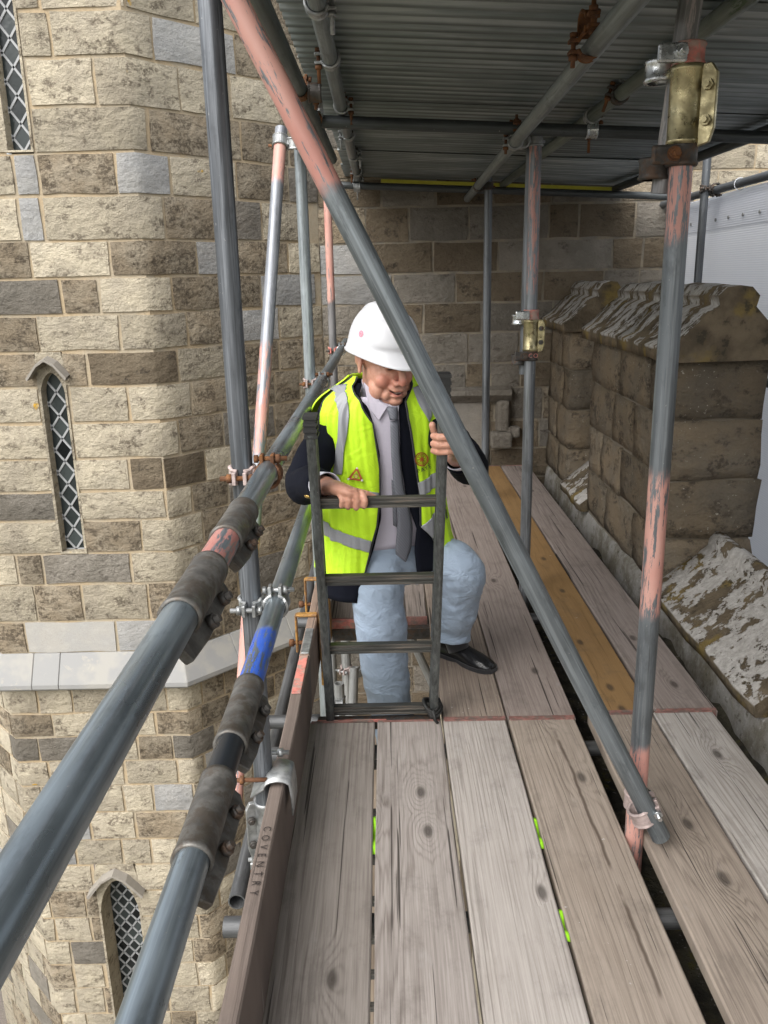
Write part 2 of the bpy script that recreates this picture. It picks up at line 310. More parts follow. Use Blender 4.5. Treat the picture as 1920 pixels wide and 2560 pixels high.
def ground_mat():
    N = NT('gravel_ground'); v = N.coord(rnd=False)
    col = N.mix(N.ramp(N.noise(v, 0.6, 5), 0.4, 0.6), (0.17, 0.14, 0.11, 1), (0.14, 0.12, 0.10, 1))
    col = N.mix(N.ramp(N.noise(v, 40, 3), 0.4, 0.7, 0, 0.5), col, (0.26, 0.22, 0.18, 1))
    col = N.mix(N.ramp(N.noise(v, 0.05, 3), 0.5, 0.56), col, (0.05, 0.075, 0.025, 1))
    return N.fin(col, 0.95, N.bump(N.noise(v, 60, 3), 0.4, 0.02))
MAT['ground'] = ground_mat()
MAT['slate'] = plain('roof_lead_dark', (0.045, 0.045, 0.05), 0.6, 0.1, 0.3, 6)

# ------------------------------------------------------------------ mesh helpers
class MB:
    def __init__(s): s.v = []; s.f = []; s.sm = []
    def add(s, vs, fs, smooth=False):
        o = len(s.v); s.v += [Vector(p) for p in vs]
        s.f += [tuple(i + o for i in f) for f in fs]; s.sm += [smooth] * len(fs); return s
    def box(s, lo, hi, M=None):
        (a, b, c), (d, e, f) = lo, hi
        vs = [Vector(p) for p in ((a, b, c), (d, b, c), (d, e, c), (a, e, c), (a, b, f), (d, b, f), (d, e, f), (a, e, f))]
        if M: vs = [M @ p for p in vs]
        return s.add(vs, [(0, 3, 2, 1), (4, 5, 6, 7), (0, 1, 5, 4), (1, 2, 6, 5), (2, 3, 7, 6), (3, 0, 4, 7)])
    def rings(s, rings, closed=True, cap=True, smooth=True):
        n = len(rings[0]); vs = [p for r in rings for p in r]; fs = []
        for i in range(len(rings) - 1):
            for j in range(n if closed else n - 1):
                k = (j + 1) % n
                fs.append((i * n + j, i * n + k, (i + 1) * n + k, (i + 1) * n + j))
        s.add(vs, fs, smooth)
        if cap and closed:
            o = len(s.v) - len(vs)
            s.f.append(tuple(o + j for j in reversed(range(n)))); s.sm.append(False)
            s.f.append(tuple(o + (len(rings) - 1) * n + j for j in range(n))); s.sm.append(False)
        return s
    def loft(s, pts, rad, n=16, cap=True, squash=None, ref=None, round_end=False):
        """tube through pts with radii; squash (a,b) per point optional"""
        pts = [Vector(p) for p in pts]; rings = []; up = Vector(ref) if ref else None
        if round_end:
            d0 = (pts[0] - pts[1]).normalized(); d1 = (pts[-1] - pts[-2]).normalized()
            pts = [pts[0] + d0 * rad[0] * 0.75] + [pts[0] + d0 * rad[0] * 0.4] + pts + [pts[-1] + d1 * rad[-1] * 0.45, pts[-1] + d1 * rad[-1] * 0.8]
            rad = [rad[0] * 0.3, rad[0] * 0.78] + list(rad) + [rad[-1] * 0.8, rad[-1] * 0.35]
            if squash: squash = [squash[0]] * 2 + list(squash) + [squash[-1]] * 2
        for i, p in enumerate(pts):
            t = (pts[min(i + 1, len(pts) - 1)] - pts[max(i - 1, 0)]).normalized()
            if up is None: up = Vector((0, 0, 1)) if abs(t.z) < 0.9 else Vector((0, 1, 0))
            x = up.cross(t)
            if x.length < 1e-4: x = Vector((1, 0, 0)).cross(t)
            x.normalize(); y = t.cross(x); 
            if ref is None: up = y
            sa, sb = squash[i] if squash else (1, 1)
            rings.append([p + x * (math.cos(2 * math.pi * j / n) * rad[i] * sa) + y * (math.sin(2 * math.pi * j / n) * rad[i] * sb) for j in range(n)])
        return s.rings(rings, True, cap)
    def cyl(s, a, b, r, n=16): return s.loft([a, b], [r, r], n)
    def ell(s, c, r, R=None, n=16, m=10):
        rings = []; c = Vector(c)
        for i in range(1, m):
            t = math.pi * i / m
            ring = []
            for j in range(n):
                p = Vector((r[0] * math.sin(t) * math.cos(2 * math.pi * j / n), r[1] * math.sin(t) * math.sin(2 * math.pi * j / n), -r[2] * math.cos(t)))
                ring.append(c + (R @ p if R else p))
            rings.append(ring)
        return s.rings(rings, True, True)
    def grid(s, P, smooth=True):
        m = len(P); n = len(P[0]); vs = [p for r in P for p in r]
        return s.add(vs, [(i * n + j, i * n + j + 1, (i + 1) * n + j + 1, (i + 1) * n + j) for i in range(m - 1) for j in range(n - 1)], smooth)
    def tri(s, poly, smooth=False): return s.add(poly, [tuple(range(len(poly)))], smooth)
    def extr(s, poly, d):
        """closed polygon (list of points) extruded by vector d"""
        n = len(poly); d = Vector(d); a = [Vector(p) for p in poly]; b = [p + d for p in a]
        return s.add(a + b, [tuple(reversed(range(n))), tuple(range(n, 2 * n))] + [(i, (i + 1) % n, n + (i + 1) % n, n + i) for i in range(n)])
    def mesh(s, name, mat, origin=Vector((0, 0, 0))):
        me = bpy.data.meshes.new(name); me.from_pydata([p - origin for p in s.v], [], s.f)
        me.polygons.foreach_set('use_smooth', s.sm)
        if mat is not None: me.materials.append(mat)
        me.update(); return me
    def build(s, name, mat, parent=None, origin=None, fix=True):
        if origin is None:
            origin = sum(s.v, Vector()) / len(s.v)
        me = s.mesh(name, mat, origin)
        if fix:
            bm = bmesh.new(); bm.from_mesh(me); bmesh.ops.recalc_face_normals(bm, faces=bm.faces); bm.to_mesh(me); bm.free()
        o = bpy.data.objects.new(name, me); COL.objects.link(o)
        if parent: o.parent = parent; o.location = origin - WLOC[parent.name]
        else: o.location = origin
        WLOC[o.name] = Vector(origin)
        return o
WLOC = {}
def tag(o, label, cat, group=None):
    o['label'] = label; o['category'] = cat
    if group: o['group'] = group
    return o
def thing(name, loc, label, cat, group=None):
    o = bpy.data.objects.new(name, None); COL.objects.link(o); o.location = loc; WLOC[o.name] = Vector(loc); o.empty_display_size = 0.1
    return tag(o, label, cat, group)
def struct(o): o['kind'] = 'structure'; return o
def bevel(o, w=0.003, seg=1):
    m = o.modifiers.new('bevel', 'BEVEL'); m.width = w; m.segments = seg; m.limit_method = 'ANGLE'; m.angle_limit = math.radians(35); return o
def solid(o, t=0.003, off=-1):
    m = o.modifiers.new('solid', 'SOLIDIFY'); m.thickness = t; m.offset = off; return o
def child_label(o, l): o['label'] = l; return o

# ================================================================== SETTING
g = MB(); g.add([(-900, -900, -9.6), (900, -900, -9.6), (900, 900, -9.6), (-900, 900, -9.6)], [(0, 1, 2, 3)])
struct(g.build('ground', MAT['ground'], origin=Vector((0, 0, -9.6))))

# ------------------------------------------------------------------ stone tower (octagonal turret: faces C, A, B)
TA, TB = Vector((-2.86, 5.6, 0)), Vector((-1.53, 5.6, 0))
SA = TB.x - TA.x
r2 = math.sqrt(0.5)
def tower_base(s):
    """unfolded perimeter -> (point, outward normal)"""
    if s < -1e-6: return TA + Vector((r2, -r2, 0)) * s, Vector((-r2, -r2, 0))
    if s < 1e-6: n = Vector((-r2, -1 - r2, 0)).normalized() / math.cos(math.pi / 8); return TA.copy(), n
    if s < SA - 1e-6: return TA + Vector((s, 0, 0)), Vector((0, -1, 0))
    if s < SA + 1e-6: n = Vector((r2, -1 - r2, 0)).normalized() / math.cos(math.pi / 8); return TB.copy(), n
    return TB + Vector((r2, r2, 0)) * (s - SA), Vector((r2, -r2, 0))
S_C, S_B = -1.55, SA + 1.49
def px_to_s(px, py):
    d = ray(px, py); o = np.array([0, 0, CAM_H])
    p = o + d * (5.6 / d[1])
    if p[0] <= TB.x: return p[0] - TA.x
    n = np.array([r2, -r2, 0]); t = n @ (np.array(TB) - o) / (n @ d); p = o + d * t
    return SA + (p[0] - TB.x) / r2

def stone_mesh(mb, base, s0, s1, z0, z1, corners, rough=0.012, bulge=0.012, seed=0.0, nc=5, nr=4, back=-0.05, sub=1.0):
    ss = list(np.linspace(s0, s1, nc))
    for c in corners:
        if s0 + 0.02 < c < s1 - 0.02:
            k = min(range(1, nc - 1), key=lambda i: abs(ss[i] - c)); ss[k] = c
    zs = list(np.linspace(z0, z1, nr)); P = []
    for j, z in enumerate(zs):
        row = []
        for i, s in enumerate(ss):
            p, n = base(s)
            edge = (i in (0, nc - 1)) or (j in (0, nr - 1))
            r = nz(s * 7 + seed, z * 9, 3.1 + seed)
            d = (0.002 + 0.004 * r) if edge else bulge + rough * r
            js = 0.011 * nz(s * 5 + seed, z * 5, 9.0) if edge else 0
            jz = 0.011 * nz(s * 4, z * 6 + seed, 5.0) if edge else 0
            p2, _ = base(s + (js if 0 < i < nc - 1 or True else 0)) if not any(abs(s - c) < 1e-6 for c in corners) else (p, n)
            row.append(Vector((p2.x, p2.y, z + jz)) + n * d)
        P.append(row)
    o = len(mb.v); mb.grid(P, True)
    ring = [P[0][i] for i in range(nc)] + [P[j][-1] for j in range(1, nr)] + [P[-1][i] for i in range(nc - 2, -1, -1)] + [P[j][0] for j in range(nr - 2, 0, -1)]
    sr = [ss[i] for i in range(nc)] + [ss[-1]] * (nr - 1) + [ss[i] for i in range(nc - 2, -1, -1)] + [ss[0]] * (nr - 2)
    bk = [q + base(sv)[1] * (back) for q, sv in zip(ring, sr)]
    n = len(ring); mb.add(ring + bk, [(i, n + i, n + (i + 1) % n, (i + 1) % n) for i in range(n)], False)

tower = thing('stone_tower', (-2.2, 6.6, -9.6), 'octagonal stone stair tower of pale squared blocks with sandy mortar and slit windows', 'tower')

# windows on face A: (x0, x1, z0, z_spring, z_apex, recess)
WIN = [dict(x0=-2.318, x1=-2.172, z0=2.30, zs=3.55, za=3.72, rec=0.07, cell=(0.118, 0.160)),
       dict(x0=-2.312, x1=-2.152, z0=-0.335, zs=0.79, za=0.925, rec=0.07, cell=(0.118, 0.160)),
       dict(x0=-2.385, x1=-2.075, z0=-4.75, zs=-3.40, za=-3.10, rec=0.20, cell=(0.098, 0.128))]
def win_cut(s0, s1, z0, z1):
    """pieces of a stone left beside the openings"""
    out = [(s0, s1)]
    for wd in WIN:
        a, b = wd['x0'] - TA.x - 0.012, wd['x1'] - TA.x + 0.012
        top = wd['za'] + 0.03
        ov = min(z1, top) - max(z0, wd['z0'] - 0.02)
        if ov > 0.25 * (z1 - z0):
            nw = []
            for (p, q) in out:
                if q <= a or p >= b: nw.append((p, q)); continue
                if a - p > 0.03: nw.append((p, a))
                if q - b > 0.03: nw.append((b, q))
            out = nw
    return out

CZ = [3.95, 3.66, 3.36, 3.07, 2.815, 2.541, 2.278, 2.028, 1.757, 1.529, 1.297, 1.058, 0.828, 0.583, 0.334, 0.103, -0.105, -0.347, -0.579, -0.863, -1.115]
CY = [20, 139, 263, 379, 486, 599, 692, 784, 877, 964, 1055, 1145, 1227, 1299, 1381, 1458, 1550, 1630]
# joints (pixel columns) and stone kinds as seen in the photograph, per course from the top of the frame to the string course
ROWS = [([-60, 45, 125, 379, 585, 720], 'ccxbn'.replace('x', 'c')), ([-60, 67, 237, 446, 573, 720], 'cccbc'.replace('b', 'c')), ([-60, 80, 370, 600, 720], 'ccnn'),
        ([-60, 35, 95, 290, 425, 590, 720], 'cbnbcn'), ([-60, 48, 107, 411, 560, 654, 760], 'cbcngc'), ([-60, 75, 275, 492, 590, 720], 'ncnbn'),
        ([-60, 153, 249, 431, 654, 790], 'gncnb'), ([-60, 95, 300, 468, 560, 700], 'nccnb'), ([-60, 219, 446, 570, 700], 'ndcn'),
        ([-60, 100, 176, 321, 480, 570, 690], 'ccccng'.replace('g', 'n')), ([-60, 125, 183, 448, 560, 690], 'cccng'), ([-60, 150, 325, 410, 516, 620, 760], 'ccddcn'),
        ([-60, 140, 415, 482, 575, 700], 'gccng'), ([-60, 160, 354, 510, 640, 760], 'cncnn'), ([-60, 43, 108, 328, 500, 640, 760], 'cngcnn'),
        ([-60, 89, 207, 371, 450, 600, 730], 'cncnng'), ([-60, 65, 292, 400, 560, 700], 'npbnn')]
KIND = {'c': 'cream', 'n': 'brown', 'b': 'blue', 'p': 'pale', 'd': 'dark', 'g': 'greyd'}
LY = [-1.394, -1.608, -1.807, -2.016, -2.229, -2.471, -2.718, -2.951, -3.2, -3.451, -3.683, -3.919, -4.156, -4.422, -4.66]
JT = 0.011
far_stuff = {}
def put_stone(base, s0, s1, z0, z1, kind, parent, corners, single, seed, flat=False, holder=None):
    rg, bl = (0.003, 0.004) if flat else (0.013, 0.011)
    if single:
        mb = MB(); stone_mesh(mb, base, s0, s1, z0, z1, corners, rg, bl, seed)
        return mb.build('stone', MAT[kind], parent)
    mb = holder.setdefault(kind, MB()); stone_mesh(mb, base, s0, s1, z0, z1, corners, rg, bl, seed, 4, 3)
def rand_kind(B=False):
    return random.choices(['cream', 'brown', 'blue', 'greyd'], [0.58, 0.24, 0.10, 0.08] if not B else [0.36, 0.42, 0.08, 0.14])[0]
mort = MB()
def course(z1, z0, joints, kinds, single_ok):
    a, b = z0 + JT, z1 - JT
    for i in range(len(joints) - 1):
        s0, s1 = joints[i] + JT, joints[i + 1] - JT
        if s1 - s0 < 0.04: continue
        for (p, q) in win_cut(s0, s1, a, b):
            mid = (p + q) / 2
            single = single_ok and mid > -0.75 if z1 < -1.2 else single_ok and mid > -0.12
            put_stone(tower_base, p, q, a, b, kinds[i], tower, (0.0, SA), single, random.random() * 50, kinds[i] == 'pale', far_stuff)
    # mortar bed of this course
    for (p, q) in win_cut(S_C, S_B, a, b):
        cuts = sorted({p, q, *[c for c in (0.0, SA) if p < c < q]})
        P = [[], []]
        for s in cuts:
            bp, n = tower_base(s); P[0].append(Vector((bp.x, bp.y, z0)) - n * 0.007); P[1].append(Vector((bp.x, bp.y, z1)) - n * 0.007)
        mort.grid(P, False)
def fill(s_from, s_to, lo, hi):
    j = [s_from]
    while j[-1] < s_to - lo: j.append(j[-1] + random.uniform(lo, hi))
    j[-1] = s_to; return j
for k in range(len(CZ) - 1):
    z1, z0 = CZ[k], CZ[k + 1]
    if k < 3:
        j = fill(S_C, S_B, 0.3, 0.6); course(z1, z0, j, [rand_kind() for _ in j], k == 2); continue
    pj, pk = ROWS[k - 3]; ym = 0.5 * (CY[k - 3] + CY[k - 2])
    js = [px_to_s(x, ym) for x in pj]; js[0] = min(js[0], -0.05)
    left = fill(S_C, js[0], 0.3, 0.55); right = fill(js[-1], S_B, 0.2, 0.42)
    joints = left[:-1] + js + right[1:]
    kinds = [rand_kind() for _ in left[:-1]] + [KIND[c] for c in pk] + [rand_kind(True) for _ in right[1:]]
    course(z1, z0, joints, kinds, True)
for k in range(len(LY) - 1):
    j = fill(S_C, S_B, 0.2, 0.44); course(LY[k], LY[k + 1], j, [rand_kind((j[i] > SA)) for i in range(len(j))], True)
z = LY[-1]
while z > -9.6:
    j = fill(S_C, S_B, 0.3, 0.55); course(z, z - 0.245, j, [rand_kind() for _ in j], False); z -= 0.245
mort.build('mortar', MAT['mortar'], tower)
for k, mb in far_stuff.items():
    o = mb.build('stonework', MAT[k], tower); o['kind'] = 'stuff'
# string course: weathered offset blocks all round
def ledge_block(s0, s1):
    prof = [(-0.05, -1.105), (0.004, -1.115), (0.115, -1.315), (0.115, -1.35), (0.085, -1.372), (0.0, -1.394), (-0.05, -1.394)]
    cuts = sorted({s0, s1, *[c for c in (0.0, SA) if s0 + 0.01 < c < s1 - 0.01]})
    rings = []
    for s in cuts:
        p, n = tower_base(s); rings.append([Vector((p.x, p.y, z)) + n * d for d, z in prof])
    mb = MB(); mb.rings(rings, True, True, False); bevel(mb.build('string_course', MAT['ledge'], tower), 0.004)
lj = [S_C, -0.85, -0.25, px_to_s(92, 1680), px_to_s(158, 1680), px_to_s(420, 1680), SA + 0.42, SA + 0.95, S_B]
for i in range(len(lj) - 1): ledge_block(lj[i] + 0.0015, lj[i + 1] - 0.0015)

def clip_poly(poly, hull):
    """convex clip, 2D"""
    out = poly
    for i in range(len(hull)):
        a, b = hull[i], hull[(i + 1) % len(hull)]
        ins = lambda p: (b[0] - a[0]) * (p[1] - a[1]) - (b[1] - a[1]) * (p[0] - a[0]) >= 0
        nw = []
        for j in range(len(out)):
            p, q = out[j], out[(j + 1) % len(out)]
            if ins(p): nw.append(p)
            if ins(p) != ins(q):
                d1 = (b[0] - a[0]) * (p[1] - a[1]) - (b[1] - a[1]) * (p[0] - a[0]); d2 = (b[0] - a[0]) * (q[1] - a[1]) - (b[1] - a[1]) * (q[0] - a[0])
                t = d1 / (d1 - d2); nw.append((p[0] + t * (q[0] - p[0]), p[1] + t * (q[1] - p[1])))
        out = nw
        if len(out) < 3: return []
    return out
def arch(x0, x1, z0, zs, za, n=6):
    xm = (x0 + x1) / 2; pts = [(x0, z0), (x1, z0), (x1, zs)]
    for i in range(1, n): t = i / n; pts.append((x1 + (xm - x1) * t ** 1.5 * 0.999, zs + (za - zs) * (1 - (1 - t) ** 1.6)))
    pts.append((xm, za))
    for i in range(n - 1, 0, -1): t = i / n; pts.append((x0 + (xm - x0) * t ** 1.5 * 0.999, zs + (za - zs) * (1 - (1 - t) ** 1.6)))
    pts.append((x0, zs)); return pts
def make_window(wd):
    x0, x1, z0, zs, za, rec = (wd[k] for k in ('x0', 'x1', 'z0', 'zs', 'za', 'rec'))
    root = MB(); a = arch(x0, x1, z0, zs, za); yf, yb = 5.6, 5.6 + rec
    m = 0.016; n = len(a); xm = (x0 + x1) / 2
    zt = za
    for L_ in (CZ, LY):
        for k in range(len(L_) - 1):
            if min(L_[k], za + 0.03) - max(L_[k + 1], z0 - 0.02) > 0.25 * (L_[k] - L_[k + 1]): zt = max(zt, L_[k])
    outer = []
    for (x, z) in a:
        if z >= zs - 1e-6:
            t = (z - zs) / (za - zs); sg = -1 if x < xm else 1; xe = xm + sg * ((x1 - x0) / 2 + m)
            if abs(x - xm) < 1e-6: outer.append((xm, zt))
            elif t < 0.62: outer.append((xe, zs + (zt - zs) * t / 0.62))
            else: outer.append((xe + (xm - xe) * (t - 0.62) / 0.38, zt))
        else: outer.append((x0 - m if x < xm else x1 + m, z0 - 0.012))
    f = [Vector((x, yf - 0.004, z)) for x, z in outer]; i_ = [Vector((x, yf - 0.001, z)) for x, z in a]; b = [Vector((x + (0.012 if x < xm else -0.012), yb + 0.02, z)) for x, z in a]
    ob = [p + Vector((0, 0.06, 0)) for p in f]
    for ra, rb in ((f, i_), (i_, b), (ob, f)):
        root.add(ra + rb, [(k, (k + 1) % n, n + (k + 1) % n, n + k) for k in range(n)], False)
    win = root.build('window', MAT['cream'], tower)
    cx, cz = wd['cell']; lead = MB(); rw = 0.0065
    hx, hz = cx / 2, cz / 2
    nx = int((x1 - x0) / hx) + 3; nzn = int((za - z0) / hz) + 3
    def lead_bar(p, q):
        d = Vector((q[0] - p[0], 0, q[1] - p[1])); L = d.length
        if L < 0.004: return
        d.normalize(); sdir_ = Vector((d.z, 0, -d.x)) * rw
        P, Q = Vector((p[0], yb - 0.006, p[1])), Vector((q[0], yb - 0.006, q[1]))
        lead.add([P - sdir_, Q - sdir_, Q + sdir_, P + sdir_, P + Vector((0, 0.006, 0)) - sdir_ * 1.2, Q + Vector((0, 0.006, 0)) - sdir_ * 1.2, Q + Vector((0, 0.006, 0)) + sdir_ * 1.2, P + Vector((0, 0.006, 0)) + sdir_ * 1.2],
                 [(0, 1, 2, 3), (0, 4, 5, 1), (3, 2, 6, 7)])
    hull = a
    for i in range(-1, nx):
        for j in range(-1, nzn):
            if (i + j) % 2: continue
            c = (x0 + i * hx + 0.3 * hx, z0 + j * hz)
            dia = [(c[0] + hx, c[1]), (c[0], c[1] + hz), (c[0] - hx, c[1]), (c[0], c[1] - hz)]
            pl = clip_poly(dia, hull)
            if len(pl) < 3: continue
            mb = MB(); tl = random.uniform(-0.05, 0.05); tl2 = random.uniform(-0.05, 0.05)
            mb.tri([Vector((x, yb + (x - c[0]) * tl + (z - c[1]) * tl2, z)) for x, z in pl])
            area = abs(sum(pl[k][0] * pl[(k + 1) % len(pl)][1] - pl[(k + 1) % len(pl)][0] * pl[k][1] for k in range(len(pl)))) / 2
            if area < 2e-4: continue
            o = mb.build('pane', MAT['glass'], win, fix=False)
            for k in range(len(pl)):
                p, q = pl[k], pl[(k + 1) % len(pl)]
                if abs(abs((q[1] - p[1]) * hx) - abs((q[0] - p[0]) * hz)) < 1e-5 and (p[1] + q[1]) / 2 > c[1] - 1e-6 : lead_bar(p, q)
    for k in range(n):
        lead_bar(a[k], a[(k + 1) % n])
    lead.build('lead_lattice', MAT['lead'], win)
    bk = MB(); bk.tri([Vector((x0 - 0.02, yb + 0.03, z0 - 0.02)), Vector((x1 + 0.02, yb + 0.03, z0 - 0.02)), Vector((x1 + 0.02, yb + 0.03, za + 0.02)), Vector((x0 - 0.02, yb + 0.03, za + 0.02))])
    bk.build('backing', MAT['rubber'], win)
    return win
wins = [make_window(wd) for wd in WIN]
child_label(wins[1], 'narrow pointed slit window with leaded diamond panes')
def hood(xm, z, hw, hgt, wproj, parent):
    mb = MB()
    prof = [(-hw, -hgt), (-hw * 0.45, -hgt * 0.28), (0, 0), (hw * 0.45, -hgt * 0.28), (hw, -hgt)]
    t = 0.016
    up = [Vector((xm + x, 0, z + zz)) for x, zz in prof]; dn = [Vector((xm + x * 0.93, 0, z + zz - t)) for x, zz in prof]
    for A, B, ya, yb2 in ((up, dn, 5.6 - wproj, 5.62),):
        fr = [Vector((p.x, ya, p.z - 0.01)) for p in A]; bk = [Vector((p.x, yb2, p.z + 0.012)) for p in A]
        fr2 = [Vector((p.x, ya, p.z - 0.01)) for p in B]; bk2 = [Vector((p.x, yb2, p.z)) for p in B]
        mb.rings([fr, bk, bk2, fr2, fr], False, False, False)
    o = mb.build('window_hood', MAT['hood'], parent); return o
hood(-2.235, 1.03, 0.135, 0.125, 0.085, wins[1]); hood(-2.23, -2.99, 0.225, 0.20, 0.075, wins[2])

# ------------------------------------------------------------------ church wall behind the scaffold
YW = 6.66
def back_base(s): return Vector((s, YW, 0)), Vector((0, -1, 0))
bwall = thing('church_wall', (0.9, YW + 0.2, -9.6), 'dark weathered stone church wall closing the far end of the walkway', 'wall')
XW0, XW1 = -0.485, 2.28
def pxw(px, py): return aty(px, py, YW).x
BZ = [2.62, 2.41, 2.2, 1.996, 1.741, 1.512, 1.286, 1.055, 0.819, 0.62, 0.36, 0.13, -0.11, -0.35, -0.59, -0.83, -1.07, -1.31, -1.55, -1.8, -2.05, -2.3, -2.55]
c4 = lambda c: 880 + c * 0.506
BR = {3: ([c4(x) for x in (75, 285, 575, 965, 1110, 1385)], 'ndggdd'), 4: ([c4(x) for x in (90, 400, 720, 1280, 1430)], 'bdngdn'.replace('n', 'd')),
      5: ([c4(x) for x in (200, 510, 840, 945, 1245, 1420)], 'bgdddgg'), 6: ([c4(x) for x in (40, 350, 640, 850, 1000, 1290)], 'gndgggn'.replace('n', 'd')),
      7: ([c4(x) for x in (50, 335, 575, 830, 1120)], 'nnggdg'), 8: ([c4(x) for x in (400, 565, 690, 840, 1120)], 'ngdgdd')}
bm_ = MB(); bst = {}
for k in range(len(BZ) - 1):
    z1, z0 = BZ[k], BZ[k + 1]
    if k in BR:
        j = [XW0] + [pxw(p, 700) for p in BR[k][0]] + [XW1]; kd = [KIND[c] for c in BR[k][1]]
        while len(kd) < len(j) - 1: kd.append('greyd')
    else:
        j = fill(XW0, XW1, 0.28, 0.62); kd = [random.choices(['dark', 'greyd', 'brown'], [0.4, 0.42, 0.18])[0] for _ in j]
    for i in range(len(j) - 1):
        s0, s1 = j[i] + 0.009, j[i + 1] - 0.009
        if s1 - s0 < 0.04: continue
        put_stone(back_base, s0, s1, z0 + 0.009, z1 - 0.009, kd[i], bwall, (), z0 > -2.0, random.random() * 40, False, bst)
P = [[Vector((XW0 - 0.1, YW + 0.006, -9.6)), Vector((XW1, YW + 0.006, -9.6))], [Vector((XW0 - 0.1, YW + 0.006, 2.62)), Vector((XW1, YW + 0.006, 2.62))]]
bm_.grid(P, False); bm_.build('mortar', MAT['mortar_grey'], bwall)
for k, mb in bst.items():
    o = mb.build('stonework', MAT[k], bwall); o['kind'] = 'stuff'
z = BZ[-1]; lowb = MB()
while z > -9.6:
    j = fill(XW0, XW1, 0.3, 0.6)
    for i in range(len(j) - 1): stone_mesh(lowb, back_base, j[i] + .01, j[i + 1] - .01, z - 0.24, z - 0.01, (), 0.012, 0.01, random.random() * 40, 4, 3)
    z -= 0.25
o = lowb.build('stonework', MAT['brown'], bwall); o['kind'] = 'stuff'
# ragged return of the wall at its right-hand end
def ret_base(s): return Vector((XW1 - 0.01, YW + s, 0)), Vector((1, 0, 0))
retm = MB()
for k in range(len(BZ) - 10): stone_mesh(retm, ret_base, 0.0, 0.5, BZ[k + 1] + 0.006, BZ[k] - 0.006, (), 0.02, 0.01, k * 3.0)
retm.build('end_stones', MAT['greyd'], bwall)
# hood mould with dropped end over a blocked opening
hm = MB()
x0h, x1h = pxw(1100, 980), pxw(1275, 980)
zt = aty(1190, 966, YW).z; zb = aty(1190, 1003, YW).z
prof = [(0.0, zt), (-0.10, zt - 0.02), (-0.11, (zt + zb) / 2), (-0.06, zb + 0.01), (-0.05, zb), (0, zb)]
hm.rings([[Vector((x, YW + d, z)) for d, z in prof] for x in np.linspace(x0h - 0.25, x1h, 8)], True, True, False)
hm.build('hood_mould', MAT['greyd'], bwall)
hd = MB(); zd = aty(1262, 1075, YW).z
hd.rings([[Vector((x, YW + d, z)) for d, x in ((0, x1h - 0.12), (-0.09, x1h - 0.10), (-0.10, x1h - 0.02), (-0.05, x1h), (0, x1h))] for z in (zb + 0.012, zd)], True, True, False)
hd.box((x1h - 0.16, YW - 0.12, zd - 0.13), (x1h + 0.01, YW, zd)); hd.box((x1h - 0.03, YW - 0.10, zd - 0.05), (x1h + 0.075, YW, zd + 0.04))
bevel(hd.build('label_stop', MAT['greyd'], bwall), 0.02, 2)
pn = MB(); MAT['panel'] = stone_mat('blocking_stone', (0.29, 0.265, 0.23, 1), (0.25, 0.235, 0.21, 1), (0.16, 0.14, 0.12, 1), 0.62, 0.3); pn.box((x0h - 0.25, YW - 0.03, aty(1190, 1165, YW).z), (x1h - 0.17, YW - 0.004, zb)); bevel(pn.build('blocking_slab', MAT['panel'], bwall), 0.006)

# ------------------------------------------------------------------ parapet with battlements
PX0, PX1 = 1.30, 1.72
par = thing('battlemented_parapet', (1.5, 3.5, -0.9), 'lichen covered battlemented stone parapet beside the walkway', 'parapet')
def rough_box(lo, hi, seed, amp=0.010, nseg=(3, 3, 3)):
    mb = MB(); lo = Vector(lo); hi = Vector(hi); c = (lo + hi) / 2
    bm = bmesh.new(); bmesh.ops.create_cube(bm, size=1.0)
    bmesh.ops.subdivide_edges(bm, edges=bm.edges[:], cuts=3, use_grid_fill=True)
    for v in bm.verts:
        q = v.co * 2
        rnd = 1 - 0.006 * (sum(abs(t) > 0.99 for t in q) - 1)
        p = Vector((c.x + (hi.x - lo.x) * v.co.x, c.y + (hi.y - lo.y) * v.co.y, c.z + (hi.z - lo.z) * v.co.z))
        p = c + (p - c) * rnd
        n = Vector((nz(p.x * 6 + seed, p.y * 6, p.z * 6), nz(p.x * 6, p.y * 6 + seed, p.z * 6 + 7), nz(p.x * 6 + 3, p.y * 6, p.z * 6 + seed)))
        n2 = Vector((nz(p.x * 17 + seed, p.y * 17, p.z * 17), nz(p.x * 17, p.y * 17 + seed, p.z * 17 + 7), nz(p.x * 17 + 3, p.y * 17, p.z * 17 + seed)))
        v.co = p + n * amp * 1.2 + n2 * amp * 0.7
    vs = [v.co.copy() for v in bm.verts]; bm.verts.index_update(); fs = [tuple(v.index for v in f.verts) for f in bm.faces]; bm.free()
    mb.add(vs, fs, True); return mb
def cap_piece(y0, y1, seed, x0=PX0, x1=PX1, zb=1.10, h=0.33):
    xm = (x0 + x1) / 2 + 0.02; ov = 0.065
    prof = [(x0 - ov, zb), (x0 - ov - 0.005, zb + 0.06), (x0 - 0.01, zb + 0.10), (xm - 0.12, zb + h * 0.66), (xm - 0.075, zb + h * 0.72), (xm - 0.085, zb + h * 0.84), (xm - 0.05, zb + h * 0.97),
            (xm, zb + h), (xm + 0.05, zb + h * 0.97), (xm + 0.085, zb + h * 0.84), (xm + 0.075, zb + h * 0.7), (x1 + 0.02, zb + 0.10), (x1 + ov, zb + 0.06), (x1 + ov, zb)]
    ys = np.linspace(y0, y1, 7); rings = []
    for i, y in enumerate(ys):
        e = 0.988 if i in (0, 6) else 1.0
        rings.append([Vector((xm + (x - xm) * e, y, z)) + Vector((nz(x * 9 + seed, y * 8, z * 9), nz(x * 7, y * 7 + seed, z * 9) * 0.6, nz(x * 8, y * 6, z * 8 + seed))) * 0.011 for x, z in prof])
    mb = MB(); mb.rings(rings, True, True, True); return mb
